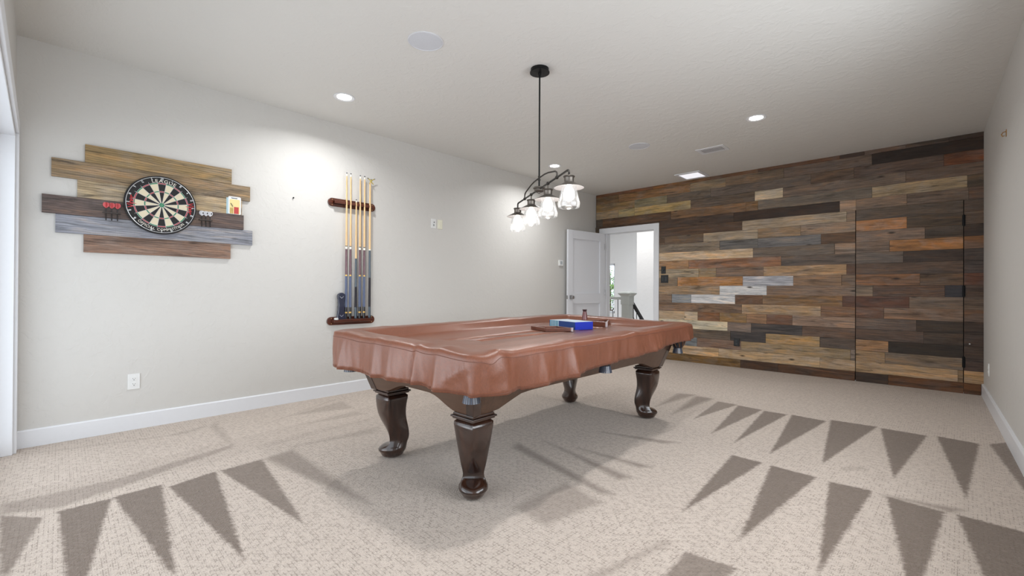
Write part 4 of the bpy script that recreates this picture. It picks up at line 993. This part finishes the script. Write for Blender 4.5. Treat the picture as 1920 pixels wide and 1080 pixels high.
# drop pockets hanging below the cover
LEA = simple('pocket_leather', (30, 32, 40), 0.35); FRG = simple('pocket_fringe', (70, 76, 90), 0.3, coat=0.3)
def pocket(x, y):
    m = MB(); m.lathe([(0.062, 0.735), (0.066, 0.70), (0.058, 0.64), (0.044, 0.60), (0.036, 0.588), (0.001, 0.586)], (x, y, 0), 24); p = m.build('pocket', LEA, t, world=False)
    m = MB()
    for k in range(22):
        a0, a1 = 2 * PI * k / 22, 2 * PI * (k + 0.82) / 22
        q = lambda r, a, z: (x + r * math.cos(a), y + r * math.sin(a), z)
        m.add([q(0.032, a0, 0.594), q(0.032, a1, 0.594), q(0.043, a1, 0.545), q(0.043, a0, 0.545), q(0.029, a0, 0.594), q(0.029, a1, 0.594), q(0.040, a1, 0.545), q(0.040, a0, 0.545)], [(0, 1, 2, 3), (4, 7, 6, 5), (0, 3, 7, 4), (1, 5, 6, 2), (3, 2, 6, 7)])
    m.build('fringe', FRG, p, world=False, smooth=0)
    m = MB()
    for k in range(10):
        a = 2 * PI * k / 10
        m.tube([(x + r * math.cos(a + d), y + r * math.sin(a + d), z) for r, d, z in ((0.066, 0, 0.66), (0.060, 0.2, 0.64), (0.050, 0.35, 0.615), (0.038, 0.5, 0.596))], 0.0035, 6)
    m.build('net', simple('pocket_net', (120, 78, 48), 0.5), p, world=False)
for x, y in ((0.612, -0.05), (-0.612, -0.05), (0.575, 1.165), (-0.575, 1.165), (0.575, -1.165), (-0.575, -1.165)): pocket(x, y)

# ---- fitted leatherette cover
def rrpt(s, hw, hl, r):
    """point, outward normal on a rounded rectangle; s in 0..1 counter-clockwise from the middle of the right side"""
    a, b = hw - r, hl - r; per = 4 * a + 4 * b + 2 * PI * r; d = (s % 1.0) * per
    for L, p0, dr, nr in ((b, (hw, 0), (0, 1), (1, 0)), ('c', (a, b), 0, None), (2 * a, (a, hl), (-1, 0), (0, 1)), ('c', (-a, b), 90, None), (2 * b, (-hw, b), (0, -1), (-1, 0)), ('c', (-a, -b), 180, None), (2 * a, (-a, -hl), (1, 0), (0, -1)), ('c', (a, -b), 270, None), (b, (hw, -b), (0, 1), (1, 0))):
        l = PI * r / 2 if L == 'c' else L
        if d <= l + 1e-9:
            if L == 'c':
                th = math.radians(dr) + d / r; return (p0[0] + r * math.cos(th), p0[1] + r * math.sin(th)), (math.cos(th), math.sin(th))
            return (p0[0] + dr[0] * d, p0[1] + dr[1] * d), nr
        d -= l
    return (hw, 0), (1, 0)
NS = 720
# folds: (x, y, width along the edge, depth of the fold)
FOLDS = [(0.69, -0.58, 0.035, 0.028), (0.69, 0.16, 0.05, 0.03), (0.69, -0.03, 0.05, -0.018), (0.69, 0.55, 0.04, 0.012), (0.69, 0.42, 0.06, 0.012), (0.69, -0.35, 0.10, -0.012), (0.69, -0.86, 0.07, 0.012),
         (-0.48, -1.28, 0.05, 0.022), (-0.30, -1.28, 0.05, -0.02), (-0.13, -1.28, 0.025, 0.018), (0.02, -1.28, 0.05, 0.016), (0.20, -1.28, 0.02, -0.03), (0.235, -1.28, 0.018, 0.030), (0.40, -1.28, 0.03, 0.024), (0.31, -1.28, 0.04, -0.012), (0.55, -1.28, 0.05, -0.014),
         (0.0, 1.28, 0.06, 0.02), (0.4, 1.28, 0.05, -0.015), (-0.4, 1.28, 0.05, 0.018), (-0.69, 0.3, 0.06, 0.02), (-0.69, -0.4, 0.05, -0.015), (-0.69, 0.9, 0.05, 0.02), (-0.69, -0.9, 0.05, 0.018), (0.70, 1.05, 0.05, 0.02), (0.70, -1.12, 0.035, 0.018), (0.66, -1.24, 0.03, -0.02)]
def fold(x, y):
    return sum(d * math.exp(-(math.hypot(x - fx_, y - fy_) / (1.3 * w)) ** (1.25 if abs(d) > 0.015 else 2.0)) for fx_, fy_, w, d in FOLDS)
HEM = [(-1.3, 0.597), (-0.9, 0.597), (-0.5, 0.606), (-0.2, 0.621), (0.1, 0.631), (0.5, 0.645), (0.9, 0.664), (1.3, 0.674)]
def hem(x, y):
    z = np.interp(y, [h[0] for h in HEM], [h[1] for h in HEM])
    if y < -1.0: z += 0.010 * math.exp(-((x - 0.24) / 0.06) ** 2) - 0.006 * math.exp(-((x + 0.2) / 0.1) ** 2) + 0.012 * math.exp(-((x - 0.74) / 0.08) ** 2)
    return z
def rise(y, x=0.0): return 0.008 * (y + 1.27) / 2.54 + 0.004 - 0.014 * x / 0.68
rings = []
profile = []
R0, HW, HL = 0.10, 0.676, 1.278
for kind in range(9 + 9):
    ring = []
    for j in range(NS):
        s = j / NS
        if kind < 9:                                   # top, from the playing field out to the rail edge
            ins, z = [(0.60, 0.7485), (0.45, 0.7485), (0.30, 0.7490), (0.20, 0.752), (0.165, 0.762), (0.146, 0.785), (0.128, 0.795), (0.07, 0.797), (0.022, 0.796)][kind]
            rr_ = max(0.004, R0 - ins * 0.5); (x, y), n = rrpt(s, HW - ins, HL - ins, rr_ if HW - ins > rr_ else 0.5 * (HW - ins))
            nz = mnoise.noise((x * 3.1, y * 3.1, 1.3)) * 0.004 + mnoise.noise((x * 9, y * 9, 4.0)) * 0.0018
            z += nz * (1.0 if kind >= 3 else 0.45) + rise(y, x) * (1 if kind >= 5 else 0.3)
            if kind >= 6: z += 0.45 * fold(x * 1.0 + n[0] * ins, y + n[1] * ins) * (0.3 if kind == 6 else 0.6)
            ring.append((x, y, z))
        else:                                          # skirt
            q = (kind - 9) / 8.0
            (x, y), n = rrpt(s, HW, HL, R0)
            zt = 0.789 + rise(y, x) + 0.25 * fold(x, y); zb = hem(x, y)
            f = fold(x, y); ripple = 0.009 * mnoise.noise((x * 8, y * 8, 2.2)) + 0.0045 * mnoise.noise((x * 21, y * 21, 7.7 + q * 0.8)) + 0.0022 * mnoise.noise((x * 42, y * 42, 3.1 + q * 2.5))
            corner = max(0.0, min(abs(x) / HW, abs(y) / HL) - 0.86) / 0.14
            pleat = 0.016 * math.sin(corner * 7.0) * corner
            o = 0.002 + 0.010 * math.sin(q * PI * 0.5) + q * (1.55 * f + ripple * 2.0 + 0.02 * corner + pleat) - 0.006 * q * q
            if y < -1.1 and x > 0.2:                     # slanting fold beside the near right corner
                td = (x - 0.60) + (q - 0.25) * 0.30
                o += 0.020 * math.exp(-(abs(td) / (0.030 if td < 0 else 0.014)) ** 1.2) * math.exp(-((q - 0.5) / 0.33) ** 2)
            if x < -0.5 and y < -1.1: o -= 0.035 * q * corner
            if q == 0: o = 0.0
            z = zt + (zb - zt) * (q if q > 0 else 0.0)
            ring.append((x + n[0] * o, y + n[1] * o, z))
    rings.append(ring)
# pucker where the near right corner seam is gathered
for r in rings[6:14]:
    for j, (x, y, z) in enumerate(r):
        d = math.hypot(x - 0.66, y + 1.16); w = math.exp(-(d / 0.05) ** 2); v = math.exp(-(math.hypot(x - 0.69, y + 1.21) / 0.028) ** 2)
        r[j] = (x + 0.010 * w, y - 0.006 * w, z + 0.016 * w - 0.022 * v)
c_ = thing('table_cover', 'brown leatherette cover draped over the pool table with a hanging skirt', 'table cover', (-2.144, 2.541, 0.745), math.radians(2.2))
ROOTM[c_.name] = Matrix.Translation((0, 0, 0.745))
m = MB(); m.loft(rings, cap=False); m.add(rings[0], [tuple(range(NS))])
cov = m.build('cover_top', leather_mat(), c_, smooth=80)
so = cov.modifiers.new('thick', 'SOLIDIFY'); so.thickness = 0.0025; so.offset = 0
m = MB()
hp = [Vector(p) for p in rings[-2]]; hq = [Vector(p) for p in rings[-1]]
ctr = [q + (p - q) * 0.42 for p, q in zip(hp, hq)]
out_ = []
for i, p in enumerate(ctr):
    (x, y), n = rrpt(i / NS, HW, HL, R0); out_.append((p.x + n[0] * 0.0016, p.y + n[1] * 0.0016, p.z))
m.tube(out_, 0.0014, 5, closed=True); m.build('hem_seam', simple('seam_thread', (106, 66, 52), 0.5), c_)
m = MB(); out_ = []
for i, p in enumerate(rings[10]):
    (x, y), n = rrpt(i / NS, HW, HL, R0); out_.append((p[0] + n[0] * 0.0016, p[1] + n[1] * 0.0016, p[2]))
m.tube(out_, 0.0015, 5, closed=True); m.build('edge_seam', simple('seam_thread', (106, 66, 52), 0.5), c_)

# ---- things lying on the cover
ZC = 0.7535
BLUE = simple('box_blue', (22, 48, 176), 0.4); TEAL = simple('box_teal', (40, 132, 158), 0.4); PALE = simple('box_pale', (198, 214, 226), 0.35); NAV2 = simple('box_navy', (30, 66, 128), 0.4)
a = Vector((-2.099, 2.919)); ln, wd = 0.342, 0.184
ba = math.radians(165)
t = thing('ball_set_box', 'blue cardboard pool ball box lying on the covered table', 'box', (a.x, a.y, ZC), ba)
m = MB(); m.box(0, -wd, 0, 0.0015, 0, 0.062); m.box(ln - 0.0015, -wd, 0, ln, 0, 0.062); m.build('end_flap', BLUE, t, world=False, smooth=0)
m = MB(); m.box(0.0015, -wd, 0, ln * 0.62, 0, 0.0615); m.build('sleeve', NAV2, t, world=False, smooth=0)
m = MB(); m.box(ln * 0.62, -wd + 0.0005, 0, ln - 0.0015, -0.0005, 0.061); tb = m.build('picture_end', TEAL, t, world=False, smooth=0); tb['label'] = 'teal end with pale stripes'
m = MB()
for i in range(6):
    q = ln * 0.63 + i * 0.021
    m.box(q, -0.0004, 0.002, q + 0.007, 0.0006, 0.060)
m.build('stripe', PALE, tb, world=False, smooth=0)
m = MB(); m.box(0.001, -wd + 0.001, 0.0614, ln - 0.001, -0.001, 0.0626); m.build('lid', PALE, t, world=False, smooth=0)
RACKW = stained_wood('rack_wood', (84, 46, 34), (110, 64, 48), 0.3, 0.5, 'X'); ENDC = simple('rack_corner', (196, 186, 188), 0.3, 0.3)
def frame(name, label, cat, pts, hgt, th, caps):
    cx = sum(p[0] for p in pts) / len(pts); cy = sum(p[1] for p in pts) / len(pts)
    t = thing(name, label, cat, (cx, cy, ZC)); n = len(pts)
    for i in range(n):
        p, q = Vector(pts[i]), Vector(pts[(i + 1) % n]); d = (q - p).normalized(); nn = Vector((-d.y, d.x))
        if (Vector((cx, cy)) - p).dot(nn) < 0: nn = -nn
        m = MB(); z0, z1 = ZC, ZC + hgt
        m.loft([[(*(w), z) for w, z in ((p, z0), (p + nn * th + d * th * 0.6, z0), (p + nn * th + d * th * 0.6, z1), (p, z1))], [(*(w), z) for w, z in ((q, z0), (q + nn * th - d * th * 0.6, z0), (q + nn * th - d * th * 0.6, z1), (q, z1))]])
        m.build('side', RACKW, t, smooth=0, bevel=0.004)
    for i in caps:
        p = Vector(pts[i]); m = MB(); m.lathe([(0.001, ZC + 0.001), (0.011, ZC + 0.001), (0.011, ZC + hgt + 0.001), (0.001, ZC + hgt + 0.001)], (p.x + (cx - p.x) * 0.06, p.y + (cy - p.y) * 0.06, 0), 14); m.build('corner_cap', ENDC, t)
P0 = c0_ = None
A_, B_, C_ = Vector((-2.384, 2.711)), Vector((-2.182, 2.647)), Vector((-2.034, 2.805)); D_ = A_ + C_ - B_
frame('diamond_rack', 'brown wooden diamond ball rack lying in front of the blue box', 'ball rack', [A_, B_, C_, D_], 0.028, 0.016, [2])
E_ = Vector((-2.067, 3.337)); F_ = Vector((-2.44, 3.375)); G_ = Vector((-2.24, 3.66))
frame('triangle_rack', 'brown wooden triangle ball rack lying behind the blue box', 'ball rack', [E_, F_, G_], 0.045, 0.016, [0])
t = thing('shaker_bottle', 'brown leather shaker bottle with a flared neck standing behind the blue box', 'shaker bottle', (-2.43, 3.53, ZC))
m = MB(); m.lathe([(0.001, ZC), (0.030, ZC), (0.031, ZC + 0.006), (0.0265, ZC + 0.055), (0.020, ZC + 0.1), (0.0165, ZC + 0.117)], (-2.43, 3.53, 0), 28); m.build('body', stained_wood('bottle_leather', (98, 58, 60), (124, 78, 78), 0.35, 0.3), t)
m = MB(); m.lathe([(0.0165, ZC + 0.116), (0.018, ZC + 0.124), (0.0225, ZC + 0.133), (0.022, ZC + 0.135), (0.015, ZC + 0.126), (0.012, ZC + 0.115), (0.001, ZC + 0.114)], (-2.43, 3.53, 0), 28); m.build('neck', simple('bottle_neck', (62, 40, 44), 0.35), t)

# ------------------------------------------------------------------ lights
def area(name, loc, rot, size, power, color=(1, 1, 1), shape='DISK', sy=None, spread=180):
    l = bpy.data.lights.new(name, 'AREA'); l.energy = power; l.color = color; l.shape = shape; l.size = size; l.spread = math.radians(spread)
    if sy: l.size_y = sy
    o = bpy.data.objects.new(name, l); COL.objects.link(o); o.location = loc; o.rotation_euler = rot; return o
CANW, DAYW, HALLW, BULBW, WINW = 16.0, 76.0, 48.0, 2.4, 56.0
for x, y in ((-3.762, 1.808), (-1.298, 4.751), (-3.769, 4.757), (-1.298, 1.808)):
    area('downlight_lamp', (x, y, H - 0.007), (0, 0, 0), 0.115, CANW, (0.985, 0.995, 1.0), spread=152)
area('added_window_daylight', (xr(2.2) + 0.45, 2.2, 1.45), (0, PI / 2, 0), 1.5, WINW, (0.93, 0.965, 1.0), 'RECTANGLE', 2.7)  # daylight for the added unseen window
area('daylight', (-3.3, YN - 3.2, 0.7), (PI / 2 + 0.28, 0, -0.2), 5.0, DAYW, (0.96, 0.98, 1.0), 'RECTANGLE', 2.3)  # daylight lamp set far back and tilted up as unseen room fill
area('hall_fill', (-5.2, 8.9, 2.85), (0, 0, 0), 2.2, HALLW, (1.0, 1.0, 1.0), 'RECTANGLE', 1.4)  # ceiling-level area lamp added to brighten the hall
for s in (-0.584, -0.195, 0.195, 0.584):
    l = bpy.data.lights.new('pendant_lamp', 'POINT'); l.energy = BULBW; l.color = (1, 0.95, 0.88); l.shadow_soft_size = 0.012
    o = bpy.data.objects.new('pendant_lamp', l); COL.objects.link(o); o.location = (PX + 0.857 * s, PY - 0.514 * s, 1.632)
W = bpy.data.worlds.new('sky'); SC.world = W; W.use_nodes = True
bg = W.node_tree.nodes['Background']; bg.inputs[0].default_value = (0.86, 0.93, 1.0, 1); bg.inputs[1].default_value = 2.2

# ------------------------------------------------------------------ camera
cam = bpy.data.cameras.new('camera'); co = bpy.data.objects.new('camera', cam); COL.objects.link(co); SC.camera = co
F_PX, YAW, PIT, ROL, CH = 843.313, 43.7379, 0.2337, 0.2917, 1.0698
cam.sensor_fit = 'HORIZONTAL'; cam.sensor_width = 36.0; cam.lens = 36.0 * F_PX / 1920; cam.clip_start = 0.02; cam.clip_end = 200
y_, p_, r_ = map(math.radians, (YAW, PIT, ROL))
fw = Vector((-math.sin(y_) * math.cos(p_), math.cos(y_) * math.cos(p_), math.sin(p_))); rt = Vector((math.cos(y_), math.sin(y_), 0)); up = rt.cross(fw)
R_ = rt * math.cos(r_) + up * math.sin(r_); U_ = -rt * math.sin(r_) + up * math.cos(r_)
M = Matrix((R_, U_, -fw)).transposed().to_4x4(); M.translation = (0, 0, CH); co.matrix_world = M

SC.view_settings.view_transform = 'Standard'; SC.view_settings.look = 'None'; SC.view_settings.gamma = 1.0; SC.view_settings.use_curve_mapping = False
SC.view_settings.exposure = 0.0
SC.cycles.use_denoising = True; SC.cycles.max_bounces = 10; SC.cycles.diffuse_bounces = 6; SC.cycles.transparent_max_bounces = 16
SC.cycles.caustics_reflective = False; SC.cycles.caustics_refractive = False; SC.cycles.sample_clamp_indirect = 8
